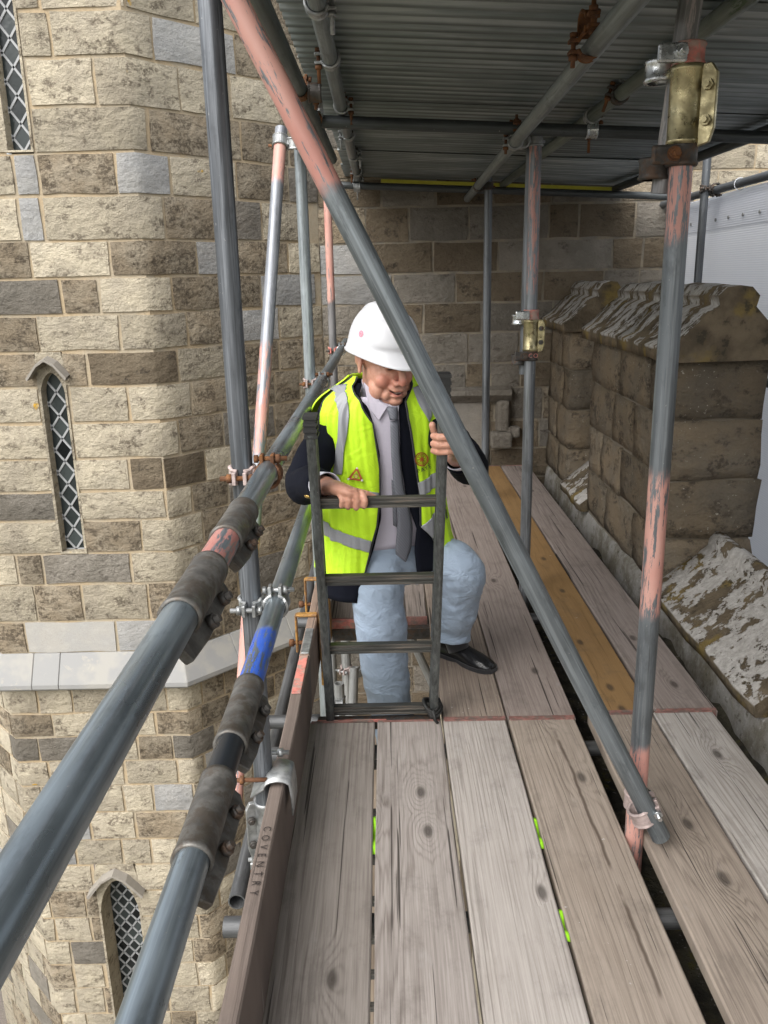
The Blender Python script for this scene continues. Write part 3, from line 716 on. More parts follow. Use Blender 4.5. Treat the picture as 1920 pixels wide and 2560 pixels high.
def merlon(y0, y1, joints, seed):
    zs = [0.0, 0.27, 0.55, 0.83, 1.105]
    for k in range(4):
        js = joints[k % len(joints)]; cuts = [y0] + [y0 + (y1 - y0) * t for t in js] + [y1]
        for i in range(len(cuts) - 1):
            b = rough_box((PX0 + 0.004 * random.random(), cuts[i] + 0.004, zs[k] + 0.004), (PX1, cuts[i + 1] - 0.004, zs[k + 1] - 0.004), seed + k * 3 + i, 0.012)
            b.build('stone', MAT['para'], par)
    core = MB(); core.box((PX0 + 0.016, y0 + 0.016, -0.05), (PX1 - 0.016, y1 - 0.016, 1.11)); core.build('mortar_core', MAT['mortar_dark'], par)
    n = max(1, round((y1 - y0) / 0.75)); cy = np.linspace(y0 - 0.05, y1 + 0.05, n + 1)
    for i in range(n): cap_piece(cy[i] + 0.002, cy[i + 1] - 0.002, seed + i * 5).build('coping_stone', MAT['cap'], par)
def crenel(y0, y1, seed):
    """low sloping sill with a roll along its ridge"""
    prof = [(PX0 - 0.04, -0.02), (PX0 - 0.045, 0.03), (1.51, 0.235), (1.515, 0.275), (1.54, 0.305), (1.575, 0.30), (1.60, 0.27), (1.60, 0.235), (PX1 + 0.04, 0.12), (PX1 + 0.04, -0.02)]
    rings = []
    for i, y in enumerate(np.linspace(y0, y1, 8)):
        rings.append([Vector((x, y, z)) + Vector((nz(x * 9 + seed, y * 8, z), 0, nz(x * 8, y * 7 + seed, z * 5))) * 0.012 for x, z in prof])
    mb = MB(); mb.rings(rings, True, True, True); mb.build('crenel_sill', MAT['sill'], par)
merlon(5.86, 6.64, [(0.42,), (0.6,), (0.35,)], 3.0)
merlon(3.74, 5.26, [(0.34, 0.7), (0.18, 0.52, 0.8), (0.4, 0.66), (0.25, 0.6)], 11.0)
merlon(1.15, 2.60, [(0.34, 0.7), (0.5, 0.8), (0.3, 0.66)], 21.0)
crenel(5.255, 5.865, 1.0); crenel(2.595, 3.745, 5.0); crenel(0.0, 1.155, 9.0)
pl = MB()   # cement rendered plinth under the battlements
P = []
for z, x in ((-0.75, PX0 + 0.02), (-0.36, PX0 - 0.03), (-0.30, PX0 - 0.035), (-0.16, PX0 - 0.012), (-0.03, PX0 + 0.0), (0.002, PX0 + 0.03)):
    P.append([Vector((x + 0.016 * nz(y * 5, z * 9, 2) + 0.02 * nz(y * 1.3, 0, 4), y, z)) for y in np.linspace(-1.0, 6.64, 70)])
pl.grid(P, True); P2 = [P[-1], [Vector((PX1, p.y, 0.002)) for p in P[-1]], [Vector((PX1, p.y, -0.75)) for p in P[-1]]]
pl.grid(P2, False); pl.build('plinth', MAT['plinth'], par)
# mossy gutter and the wall top below the boards
gt = MB(); P = []
for x in np.linspace(0.36, PX0 + 0.02, 12):
    P.append([Vector((x, y, -0.27 + 0.05 * nz(x * 6, y * 6, 1) + 0.10 * max(0, (x - 1.12) / 0.18))) for y in np.linspace(-1.0, 6.65, 90)])
gt.grid(P, True); struct(gt.build('gutter', MAT['moss']))
nave = thing('nave_wall', (0.5, 2.8, -9.6), 'brown stone wall dropping below the walkway boards', 'wall')
def nave_base(s): return Vector((0.36, s, 0)), Vector((-1, 0, 0))
nm = {}; z = -0.25
while z > -9.6:
    j = fill(-1.0, 6.6, 0.4, 0.8)
    for i in range(len(j) - 1):
        put_stone(nave_base, j[i] + 0.01, j[i + 1] - 0.01, z - 0.25 + 0.01, z - 0.01, random.choice(['brown', 'dark', 'cream']), nave, (), z > -1.0 and j[i] > 2.2, random.random() * 40, False, nm)
    z -= 0.25
for k, mb in nm.items():
    o = mb.build('stonework', MAT[k], nave); o['kind'] = 'stuff'
b = MB(); b.add([(0.37, -1, -9.6), (0.37, 6.6, -9.6), (0.37, 6.6, -0.26), (0.37, -1, -0.26)], [(0, 1, 2, 3)]); b.build('mortar', MAT['mortar_grey'], nave)
# roof behind the parapet and the far building seen over the sheeting
rf = MB(); rf.grid([[Vector((1.70, y, -0.32)), Vector((6.0, y, 0.15))] for y in (-1.0, 9.0)], False); struct(rf.build('lead_roof', MAT['slate']))
fb = thing('far_building', (4.5, 9.3, -0.5), 'sunlit pale rubble stone wall rising beyond the white sheeting', 'building')
def far_base(s): return Vector((s, 9.2, 0)), Vector((0, -1, 0))
fm = {}; z = -0.4
while z < 4.2:
    j = fill(2.2, 7.0, 0.25, 0.6)
    for i in range(len(j) - 1):
        put_stone(far_base, j[i] + 0.012, j[i + 1] - 0.012, z + 0.012, z + 0.23, random.choice(['cream', 'cream', 'brown']), fb, (), 1.7 < z < 2.6 and j[i] < 6.0, random.random() * 40, False, fm)
    z += 0.24
for k, mb in fm.items():
    o = mb.build('stonework', MAT[k], fb); o['kind'] = 'stuff'
b = MB(); b.box((2.2, 9.21, -0.5), (7.0, 9.6, 4.2)); b.build('mortar', MAT['mortar'], fb)

# ================================================================== SCAFFOLD
TR = 0.0252
def frame_from(a, b, roll_ref=None):
    a, b = Vector(a), Vector(b); z = (b - a).normalized()
    x = (Vector(roll_ref) if roll_ref else (Vector((0, 0, 1)) if abs(z.z) < 0.9 else Vector((0, -1, 0))))
    x = (x - z * x.dot(z)).normalized(); y = z.cross(x)
    return Matrix((x, y, z)).transposed().to_4x4()
def tube_mesh(L, r, name, mat, n=32, wall=0.004):
    mb = MB(); ring = lambda R, z: [Vector((R * math.cos(2 * math.pi * k / n), R * math.sin(2 * math.pi * k / n), z)) for k in range(n)]
    mb.rings([ring(r, 0), ring(r, L)], True, False, True)
    mb.rings([ring(r, L), ring(r - wall, L)], True, False, False)
    mb.rings([ring(r - wall, L), ring(r - wall, 0)], True, False, True)
    mb.rings([ring(r - wall, 0), ring(r, 0)], True, False, False)
    return mb.mesh(name, mat)
def tube(a, b, label, mat, group='scaffold tubes', r=TR, name='scaffold_tube', cat='scaffold tube', roll=None):
    a, b = Vector(a), Vector(b)
    o = bpy.data.objects.new(name, tube_mesh((b - a).length, r, name, mat)); COL.objects.link(o)
    o.matrix_world = Matrix.Translation(a) @ frame_from(a, b, roll)
    return tag(o, label, cat, group)

def along(a, b, py_or_pt):  # distance along a->b of the point projecting to a given photo row
    a, b = np.array(a), np.array(b); best = None
    for t in np.linspace(0, 1, 400):
        q = proj_np((a + (b - a) * t)[None])[0]
        e = abs(q[1] - py_or_pt)
        if best is None or e < best[0]: best = (e, t)
    return best[1] * float(np.linalg.norm(b - a))

# --- boards ---------------------------------------------------------------
W_GREY = ((0.30, 0.265, 0.235, 1), (0.135, 0.112, 0.095, 1))
def board(x0, x1, y0, y1, label, mat, bands=(True, True), group='scaffold boards of the walkway', z=0.0):
    root = thing('scaffold_board', ((x0 + x1) / 2, (y0 + y1) / 2, z - 0.038), label, 'scaffold board', group)
    mb = MB(); ny = max(8, int((y1 - y0) * 10)); sd = random.random() * 30
    prof = [(x0 + 0.003, -0.038), (x0, -0.034), (x0, -0.004), (x0 + 0.004, 0.0), (x0 + (x1 - x0) * 0.33, 0.0012), (x0 + (x1 - x0) * 0.66, 0.0012), (x1 - 0.004, 0), (x1, -0.004), (x1, -0.034), (x1 - 0.003, -0.038)]
    rings = []
    for y in np.linspace(y0, y1, ny):
        wv = 0.0025 * nz(y * 1.5, sd); ed = 0.0025
        rings.append([Vector((x + ed * nz(y * 3, x * 20, sd) * (1 if x < x0 + .01 or x > x1 - .01 else 0), y, z + zz + wv)) for x, zz in prof])
    mb.rings(rings, True, True, False)
    mb.build('plank', mat, root, origin=Vector(((x0 + x1) / 2, (y0 + y1) / 2, z)))
    for k, yy in enumerate((y0, y1)):
        if not bands[k]: continue
        e = MB(); s = -1 if k == 0 else 1
        e.box((x0 + 0.004, min(yy, yy + s * 0.002), z - 0.036), (x1 - 0.004, max(yy, yy + s * 0.002), z + 0.003))
        e.box((x0 + 0.004, min(yy, yy - s * 0.010), z + 0.002), (x1 - 0.004, max(yy, yy - s * 0.010), z + 0.0045))
        e.build('end_band', MAT['bandpink'], root)
    return root
wm = lambda i, l, d, **k: wood_mat('scaffold_wood_%d' % i, l, d, seed=i * 1.9 + 0.4, **k)
JY = 2.592
board(-0.286, -0.061, -0.7, JY + 0.004, 'grey scaffold board against the toe board, knotty and in front of the ladder', wm(1, (0.23, 0.20, 0.175, 1), (0.115, 0.095, 0.08, 1), freq=55, warp=1.2))
board(-0.052, 0.169, -0.7, JY + 0.002, 'pale scaffold board with bold swirling grain in front of the ladder', wm(2, (0.29, 0.255, 0.23, 1), (0.125, 0.10, 0.085, 1), freq=38, warp=2.6, knot=4.5, crack=0.60))
board(0.178, 0.396, -0.7, JY - 0.001, 'palest grey fine grained scaffold board beside the swirly grained board', wm(3, (0.335, 0.30, 0.27, 1), (0.19, 0.165, 0.145, 1), freq=80, warp=0.8, knot=1.2, crack=0.68, hi=1.6))
board(0.406, 0.634, -0.7, JY - 0.004, 'brown scaffold board with a long dark split, left of the pink footed post', wm(4, (0.265, 0.215, 0.17, 1), (0.145, 0.112, 0.085, 1), freq=60, warp=1.3, streak=0.01))
board(0.686, 0.910, -0.7, JY + 0.022, 'brown cracked scaffold board right of the pink footed post', wm(5, (0.255, 0.205, 0.16, 1), (0.115, 0.088, 0.068, 1), freq=48, warp=2.0, crack=0.61))
board(0.918, 1.125, -0.7, JY + 0.028, 'silvery scaffold board with one big knot along the parapet', wm(6, (0.34, 0.315, 0.29, 1), (0.19, 0.165, 0.145, 1), freq=70, warp=1.4, knot=3.5))
board(0.177, 0.399, JY + 0.006, 6.55, 'brown scaffold board under the black shoe', wm(7, (0.225, 0.175, 0.135, 1), (0.11, 0.082, 0.062, 1), freq=75, warp=0.9))
board(0.404, 0.640, JY + 0.003, 6.55, 'purplish brown scaffold board running back between the shoe and the thin posts', wm(8, (0.23, 0.185, 0.16, 1), (0.12, 0.092, 0.078, 1), freq=60, warp=1.4, crack=0.63))
board(-0.282, -0.058, 3.50, 6.55, 'dark scaffold board beyond the hatch on the tower side', wm(9, (0.20, 0.165, 0.14, 1), (0.11, 0.085, 0.07, 1), freq=60))
board(-0.054, 0.172, 3.50, 6.55, 'dark scaffold board beyond the hatch behind the man', wm(10, (0.22, 0.18, 0.155, 1), (0.11, 0.088, 0.072, 1), freq=70))
board(0.705, 0.918, JY + 0.03, 6.58, 'orange brown chipboard faced board between the posts and the parapet', wm(11, (0.27, 0.165, 0.072, 1), (0.19, 0.112, 0.046, 1), freq=20, warp=0.2, knot=0.2, fibre=0.25, crack=0.9, hi=0.1, gain=1.1, sat=1.0))
board(0.928, 1.145, JY + 0.034, 6.58, 'dark grey brown scaffold board running back along the parapet', wm(12, (0.215, 0.175, 0.155, 1), (0.11, 0.088, 0.075, 1), freq=60, warp=1.6))

# --- toe boards on edge ---------------------------------------------------
def toeboard(y0, y1, label, mat, plates, text=None, ztop=0.225):
    root = thing('toe_board', (-0.302, (y0 + y1) / 2, 0.0), label, 'toe board', 'toe boards along the open side')
    mb = MB(); rings = []; sd = random.random() * 9
    prof = [(-0.321, 0.002), (-0.321, ztop - 0.004), (-0.317, ztop), (-0.288, ztop), (-0.284, ztop - 0.004), (-0.284, 0.002)]
    for y in np.linspace(y0, y1, 40):
        rings.append([Vector((x + 0.003 * nz(y * 4 + sd, z * 10), y, z + 0.002 * nz(y * 5, sd))) for x, z in prof])
    mb.rings(rings, True, True, False); p = mb.build('plank', mat, root, origin=Vector((-0.302, (y0 + y1) / 2, 0.11)))
    for (a, b, m) in plates:
        e = MB(); e.box((-0.3175, a, ztop + 0.001), (-0.2875, b, ztop + 0.004)); bevel(e.build('end_plate', MAT[m], root), 0.002)
    return root
twood = wood_mat('toe_board_wood', (0.165, 0.125, 0.102, 1), (0.09, 0.068, 0.056, 1), seed=15.2, gain=1.15, freq=40, warp=0.6, knot=0.6, crack=0.66, hi=0.5)
tb1 = toeboard(-0.7, 2.66, 'brown toe board on edge with stamped lettering and a pink end plate', twood, [(2.38, 2.655, 'pinkpaint')])
tb2 = toeboard(2.68, 6.3, 'brown toe board on edge beside the ladder with a grey end plate', wood_mat('toe_board_wood_far', (0.21, 0.14, 0.10, 1), (0.11, 0.078, 0.06, 1), seed=17.0, freq=40, warp=0.6, knot=0.6), [(2.685, 2.90, 'galv')], ztop=0.219)

def text_mesh(txt, size, M, name, mat, parent, extrude=0.0):
    cu = bpy.data.curves.new(name, 'FONT'); cu.body = txt; cu.size = size; cu.align_x = 'CENTER'; cu.align_y = 'CENTER'; cu.extrude = extrude; cu.space_character = 1.25
    to = bpy.data.objects.new(name, cu); COL.objects.link(to)
    dg = bpy.context.evaluated_depsgraph_get(); me = bpy.data.meshes.new_from_object(to.evaluated_get(dg)); bpy.data.objects.remove(to)
    me.transform(M); me.materials.clear(); me.materials.append(mat)
    o = bpy.data.objects.new(name, me); COL.objects.link(o)
    if parent: o.parent = parent; o.matrix_parent_inverse = Matrix.Translation(-WLOC[parent.name])
    return o
MAT['stamp'] = plain('stamped_dark', (0.02, 0.014, 0.012), 0.9)
zz = 0.229
Mt = Matrix.Translation((-0.304, 1.60, zz)) @ Matrix.Rotation(-math.pi / 2, 4, 'Z')
text_mesh('C O V E N T R Y', 0.026, Mt, 'stamped_lettering', MAT['stamp'], tb1)

# --- standards (posts) ----------------------------------------------------
YL1, XL = 1.95, -0.347
Lz = lambda py, Y: aty(0 * 1 + 660, py, Y).z
m_L1 = metal_tube_mat('tube_dark_streaked', (0.10, 0.105, 0.112), 0.85, (), 0.45, 0.5, 0.5, 1.0)
tube((XL, YL1, -6.0), (XL + 0.0, YL1, 2.75), 'dark streaked near scaffold post on the tower side, guard rails clamped to it', m_L1)
m_R1 = metal_tube_mat('tube_pink_banded', (0.15, 0.16, 0.165), 0.5, [(0.0, 0.50, PINK, 0.60), (0.88, 1.24, PINK, 0.585), (1.80, 2.7, PINK, 0.57)], 0.45, 0.5, 0.3, 2.0)
XR = 0.662
R1 = tube((XR, 1.97, -0.23), (XR, 1.97, aty(1706, 175, 1.95).z), 'near scaffold post with pink painted bands standing between the boards', m_R1)
m_up = metal_tube_mat('tube_upper_grey_pinkish', (0.20, 0.19, 0.185), 0.55, [(0.1, 0.6, (0.33, 0.27, 0.26, 1), 0.5)], 0.4, 0.5, 0.4, 4.0)
_a, _b = aty(1655, 484, 2.02), aty(1727, 0, 1.99)
tube(_a, _a + (_b - _a) * 1.9, 'grey upper scaffold tube lapped beside the top of the pink banded post', m_up)
m_R2 = metal_tube_mat('tube_mid_post_pink_top', (0.17, 0.175, 0.18), 0.55, [(1.62, 2.6, (0.45, 0.22, 0.19, 1), 0.52)], 0.45, 0.5, 0.3, 5.0)
tube((XR, 3.83, -0.2), (XR, 3.83, 2.12), 'scaffold post with a brassy sleeve at mid height behind the diagonal tube', m_R2)
m_g3 = metal_tube_mat('tube_plain_a', (0.13, 0.135, 0.14), 0.5, (), 0.45, 0.5, 0.3, 6.0)
tube((XR + 0.005, 5.52, -0.2), (XR + 0.005, 5.52, 2.1), 'thin looking dark scaffold post by the far church wall', m_g3)
m_bright = metal_tube_mat('tube_bright_galv', (0.30, 0.325, 0.33), 0.55, (), 0.5, 0.42, 0.25, 7.0)
tube((-0.342, 3.83, -6.0), (-0.342, 3.83, 2.12), 'bright galvanised scaffold post on the tower side behind the helmet', m_bright)
m_L4 = metal_tube_mat('tube_pink_top_far', (0.19, 0.18, 0.175), 0.4, [(7.35, 8.4, PINK, 0.62)], 0.4, 0.5, 0.3, 8.0)
tube((-0.34, 5.6, -6.0), (-0.34, 5.6, 2.1), 'far scaffold post with a salmon pink top near the tower', m_L4)
m_rak = metal_tube_mat('tube_brace_pink_bands', (0.22, 0.225, 0.24), 0.5, [(-0.1, 0.95, PINK, 0.62), (1.28, 1.72, PINK, 0.55), (2.42, 2.62, PINK, 0.64)], 0.4, 0.5, 0.25, 9.0)
ra, rb_ = aty(588, 2010, 2.55), aty(703, 322, 3.75)
tube(ra, rb_, 'leaning pink banded brace between the dark post and the bright post', m_rak)

# --- guard rails ----------------------------------------------------------
XRAIL = -0.285
zr1, zr2 = 1.05, 0.705
yA0, yA1, yB0, yB1 = 1.044, 1.246, 1.386, 1.583
ys0 = -0.55
m_rail1 = metal_tube_mat('tube_guard_rail_top', (0.23, 0.265, 0.285), 0.3, [(yA1 - ys0 - 0.1, yB0 - ys0 + 0.1, (0.42, 0.17, 0.15, 1), 0.56)], 0.62, 0.34, 0.55, 10.0)
tube((XRAIL, ys0, zr1 + 0.006), (XRAIL, 6.3, zr1 - 0.012), 'top guard rail, galvanised tube with a pink stretch between two sleeves', m_rail1)
yC0, yC1, yD0, yD1 = 1.292, 1.513, 0.989, 1.187
m_rail2 = metal_tube_mat('tube_guard_rail_mid', (0.24, 0.275, 0.295), 0.3, [(yD1 - ys0 - 0.04, yC0 - ys0 + 0.06, (0.012, 0.014, 0.018, 1), 0.75), (yC1 - ys0 - 0.05, yC1 - ys0 + 0.24, (0.03, 0.09, 0.42, 1), 0.57)], 0.62, 0.34, 0.5, 11.0)
tube((XRAIL, ys0, zr2 + 0.004), (XRAIL, 5.8, zr2 - 0.004), 'lower guard rail with a blue paint smear and a black band', m_rail2)

def sleeve(a, b, label, mat='sleeve', side=(0.5, 0, -0.85), r=0.0303, flange_ext=(-0.05, 0.0), group='sleeve couplers on the guard rails', nbolt=2, bolts='darksteel', fh=0.024):
    """sleeve coupler: split cylinder with a bolted fin along one side"""
    a, b = Vector(a), Vector(b); L = (b - a).length; z = (b - a).normalized(); sd = Vector(side); sd = (sd - z * sd.dot(z)).normalized(); y = z.cross(sd)
    root = thing('sleeve_coupler', a, label, 'coupler', group)
    n = 36; prof = [(-0.0, TR + 0.0006), (-0.0, r), (0.010, r), (0.012, r - 0.0012), (L - 0.012, r - 0.0012), (L - 0.010, r), (L, r), (L, TR + 0.0006)]
    mb = MB(); mb.rings([[a + z * h + (sd * math.cos(2 * math.pi * k / n) + y * math.sin(2 * math.pi * k / n)) * rr for k in range(n)] for h, rr in prof], True, False, True)
    mb.build('sleeve_body', MAT[mat], root)
    f = MB(); e0, e1 = flange_ext; hgt = fh
    out = [(e0 - 0.008, 0.0), (e0 + 0.004, 0.010), (0.03, r - 0.008), (L - 0.01, r - 0.008), (L + e1, r), (L + e1, r + hgt * 0.55), (L - 0.02, r + hgt), (0.03, r + hgt), (e0, r + hgt * 0.7)]
    out = [(h, max(d, r - 0.008)) for h, d in out]
    f.extr([a + z * h + sd * d - y * 0.007 for h, d in out], y * 0.014)
    bevel(f.build('clamp_fin', MAT[mat], root), 0.002)
    for i in range(nbolt):
        h = L * (0.28 + 0.44 * i / max(1, nbolt - 1)); c = a + z * h + sd * (r + hgt * 0.45)
        bo = MB(); bo.cyl(c - y * 0.026, c + y * 0.024, 0.0062, 12); bo.loft([c + y * 0.008, c + y * 0.019], [0.0105, 0.0105], 6); bo.loft([c - y * 0.018, c - y * 0.008], [0.0115, 0.0115], 6)
        bo.build('bolt', MAT[bolts], root)
    return root
zr = lambda y: zr1 + 0.006 - 0.018 * (y - ys0) / (6.3 - ys0)
sleeve((XRAIL, yA0, zr(yA0)), (XRAIL, yA1, zr(yA1)), 'dark sleeve on the top rail below the pink stretch', side=(0.5, 0, -0.86), flange_ext=(-0.055, 0))
sleeve((XRAIL, yB0, zr(yB0)), (XRAIL, yB1, zr(yB1)), 'dark sleeve on the top rail between the pink stretch and the rusty coupler', side=(0.6, 0, -0.8), flange_ext=(-0.05, 0))
sleeve((XRAIL, yC0, zr2), (XRAIL, yC1, zr2), 'scratched dark sleeve on the lower rail above the black band', side=(0.7, 0, -0.72), flange_ext=(-0.03, 0))
sleeve((XRAIL, yD0, zr2 + 0.001), (XRAIL, yD1, zr2 + 0.001), 'olive grey sleeve on the lower rail below the black band', side=(0.7, 0, -0.72), flange_ext=(-0.05, 0.0))
sleeve((XL, YL1, -0.03), (XL, YL1, 0.14), 'grey sleeve with a white paint patch low on the dark near post', side=(-1, -0.3, 0), flange_ext=(0, 0), group=None, mat='galv')

# --- overhead tubes -------------------------------------------------------
m_gA = metal_tube_mat('tube_overhead_pale', (0.21, 0.225, 0.22), 0.35, (), 0.4, 0.5, 0.3, 12.0)
m_gB = metal_tube_mat('tube_overhead_dark', (0.075, 0.08, 0.08), 0.35, (), 0.4, 0.55, 0.4, 13.0)
roof_z = lambda x: 2.205 - 0.054 * (x + 0.15)          # underside contact height of the sheets
H1 = tube((-0.146, 0.3, 2.172), (-0.168, 6.45, 2.172), 'pale tube under the tower side edge of the iron roof', m_gA)
H4 = tube((-0.285, 3.78, 2.122), (1.95, 3.78, 2.001), 'dark cross tube carrying the iron roof above the man', m_gB)
H5 = tube((-0.42, 6.33, 2.134), (2.05, 6.33, 2.002), 'dark cross tube under the roof edge against the church wall', m_gB)
H0 = tube((-0.42, 0.55, 2.13), (2.05, 0.55, 1.996), 'dark cross tube carrying the near part of the iron roof', m_gB)
H2 = tube((0.503, 0.4, 2.036), (0.618, 6.36, 2.02), 'pale long tube slung below the cross tube beside the posts', m_gA)
m_gC = metal_tube_mat('tube_overhead_green', (0.16, 0.175, 0.15), 0.3, [(0.5, 2.0, (0.035, 0.06, 0.025, 1), 0.52)], 0.35, 0.55, 0.3, 14.0)
H3 = tube((0.885, 0.3, 2.117), (0.885, 6.45, 2.117), 'greenish tube tight under the middle of the iron roof', m_gC)
H6 = tube((1.70, 0.3, 2.072), (1.70, 6.45, 2.072), 'dark tube under the parapet side edge of the iron roof', m_gB)
_a, _b = atz(648, 0, 2.14), atz(812, 357, 2.10)
T5 = tube(_a + (_a - _b) * 1.0, _a + (_b - _a) * 1.25, 'dark green grey ledger tube alongside the pink diagonal', metal_tube_mat('tube_ledger_green', (0.105, 0.12, 0.11), 0.3, (), 0.4, 0.5, 0.3, 15.0))
T5P = lambda py: atz(648 + (812 - 648) * py / 357, py, 2.12)
# diagonal brace in front of the man
bA, bB = aty(1652, 2092, 1.905), aty(588, 0, 1.86)
bB2 = bA + (bB - bA) * 1.35
d_p = along(bA, bB2, 470)
m_br = metal_tube_mat('tube_diagonal', (0.165, 0.18, 0.185), 0.55, [(d_p, 9, (0.45, 0.21, 0.175, 1), 0.615)], 0.45, 0.5, 0.3, 16.0)
BR_ = tube(bA, bB2, 'big diagonal brace, grey below and pink above, crossing in front of the man', m_br)

# far side posts and rail carrying the white sheeting
m_gD = metal_tube_mat('tube_net_frame', (0.085, 0.09, 0.095), 0.4, (), 0.4, 0.5, 0.3, 17.0)
tube((2.12, 3.2, 1.99), (2.12, 7.6, 1.965), 'dark rail along the top of the white sheeting', m_gD)
tube((2.05, 5.62, -0.25), (2.05, 5.62, 2.35), 'dark post standing in front of the white sheeting', m_gD)
tube((2.12, 3.0, 0.88), (2.12, 7.4, 0.88), 'dark lower rail behind the parapet in front of the white sheeting', m_gD)
# below deck: ledger with open end, transoms, lower lift
m_gE = metal_tube_mat('tube_under_deck', (0.10, 0.10, 0.10), 0.45, (), 0.4, 0.5, 0.3, 18.0)
le = aty(592, 2255, 2.0)
tube(le, (le.x, 6.2, le.z), 'ledger tube with its open end showing outside the toe board', m_gE)
for i, y in enumerate((0.35, 1.72, 2.50, 3.62, 5.0, 6.3)):
    lab = ['cross tube under the boards close to the photographer', 'cross tube under the boards by the near posts', 'cross tube under the board ends at the foot of the ladder',
           'cross tube under the far side of the ladder hatch', 'cross tube under the far boards', 'cross tube under the board ends at the church wall'][i]
    tube((-0.43, y, -0.064), (1.13, y, -0.064), lab, m_gE)
tube((-0.46, 2.78, -0.10), (-0.27, 2.78, -0.10), 'stub of grey tube poking out under the toe board', m_gE)

# --- couplers -------------------------------------------------------------
def coupler(p, axA, axB, nrm, label, body='galv', body2=None, bolt='galv', sep=0.06, group='scaffold couplers', flipA=1, flipB=1, blen=0.075):
    """double coupler: collar round tube A at p (axis axA) and collar round tube B at p + nrm*sep (axis axB)"""
    p = Vector(p); axA = Vector(axA).normalized(); axB = Vector(axB).normalized(); nrm = Vector(nrm); nrm = (nrm - axA * nrm.dot(axA)).normalized()
    root = thing('scaffold_coupler', p, label, 'coupler', group)
    def collar(c, ax, out, fl, mname, nm):
        """ring round ax; 'out' points away from the other tube; lugs stand on the side fl"""
        sd = ax.cross(out).normalized() * fl; w = 0.024; r0, r1 = TR + 0.0005, TR + 0.0065
        mb = MB(); n = 22; A = []
        for k in range(n + 1):
            t = math.radians(-165 + 330 * k / n)          # gap towards +sd
            d = -sd * math.cos(t) + out * math.sin(t)
            ww = w * (1.0 if abs(t) < 2.2 else 0.8)
            A.append([c + d * r1 - ax * ww, c + d * (r1 + 0.003) - ax * ww * 0.86, c + d * r1 - ax * ww * 0.6, c + d * r1 + ax * ww * 0.6, c + d * (r1 + 0.003) + ax * ww * 0.86, c + d * r1 + ax * ww, c + d * r0 + ax * ww, c + d * r0 - ax * ww])
        mb.rings(A, True, True, False)
        cc = c + sd * (TR + 0.013)
        for sgn in (-1, 1):   # two lugs the bolt passes through
            q = cc + out * (0.013 * sgn)
            M = Matrix((sd, out, ax)).transposed().to_4x4(); M.translation = q
            mb.box((-0.014, -0.0045, -0.015), (0.012, 0.0045, 0.015), M)
        bevel(mb.build(nm, MAT[mname], root), 0.0015)
        b = MB(); a0, a1 = cc - out * 0.028, cc + out * (blen - 0.028)
        b.cyl(a0, a1, 0.006, 12); b.loft([cc + out * 0.019, cc + out * 0.031], [0.0115, 0.0115], 6); b.loft([a0 - out * 0.004, a0 + out * 0.006], [0.010, 0.010], 6)
        b.build('bolt', MAT[bolt], root)
    q = p + nrm * sep
    collar(p, axA, -nrm, flipA, body, 'collar'); 
    nB = (nrm - axB * nrm.dot(axB)).normalized()
    collar(q, axB, nB, flipB, body2 or body, 'collar')
    m = MB(); M = Matrix((axA, axA.cross(nrm), nrm)).transposed().to_4x4(); M.translation = (p + q) / 2
    m.box((-0.017, -0.017, -sep / 2 + TR - 0.004), (0.017, 0.017, sep / 2 - TR + 0.004), M); m.build('link_block', MAT[body], root)
    return root
X_, Y_, Z_ = (1, 0, 0), (0, 1, 0), (0, 0, 1)
coupler((XL, YL1, zr1 - 0.01), Z_, Y_, X_, 'coupler with a rusty bolt holding the top rail to the dark near post', 'palepink', 'rust', 'rust', 0.062, flipA=1, flipB=-1)
coupler((XL, YL1, zr2), Z_, Y_, X_, 'pale galvanised coupler holding the lower rail to the dark near post', 'galv', None, 'galv', 0.062, flipA=1, flipB=-1)
coupler((-0.342, 3.83, zr1 - 0.02), Z_, Y_, X_, 'coupler with rusty bolt clamping the top rail to the bright post', 'palepink', 'galv', 'rust', 0.057, flipB=-1)
coupler((-0.34, 5.6, zr1 - 0.02), Z_, Y_, X_, 'pinkish coupler clamping the top rail to the far pink topped post', 'pinkpaint', 'zinc', 'darksteel', 0.055, flipB=-1)
coupler((-0.342, 3.83, zr2), Z_, Y_, X_, 'coupler clamping the lower rail to the bright post', 'galv', None, 'galv', 0.057, flipB=-1)
coupler((XR, 1.97, 0.105), Z_, (bB - bA).normalized(), (bA + (bB - bA) * 0.055 - Vector((XR, 1.97, 0.105))), 'pale coupler clamping the foot of the diagonal to the pink post', 'palepink', None, 'zinc', 0.062, flipA=-1, flipB=1)
coupler((XL, YL1, -0.13), Z_, Y_, (-0.4, 1, 0), 'pinkish pale coupler low on the dark near post above the ledger', 'palepink', None, 'galv', 0.058)
coupler((XL, YL1 + 0.0, -0.064), Z_, X_, (0, -1, 0), 'coupler joining the near post to the cross tube under the boards', 'galv', None, 'rust', 0.06)
coupler(rb_ - (rb_ - ra).normalized() * 0.06, (rb_ - ra), Z_, (1, 0.25, 0), 'rusty bolted coupler at the top of the leaning pink banded brace', 'galv', 'galv', 'rust', 0.058, flipA=-1)
coupler(T5P(225), Y_, X_, (1, 0, -0.2), 'brown rusted coupler on the green grey ledger beside the pink diagonal', 'rust', 'darksteel', 'rust', 0.05)
coupler(T5P(300), Y_, X_, (0.3, 0.3, 1), 'rusted coupler joining the green grey ledger to the cross tube', 'rust', 'galv', 'rust', 0.045)
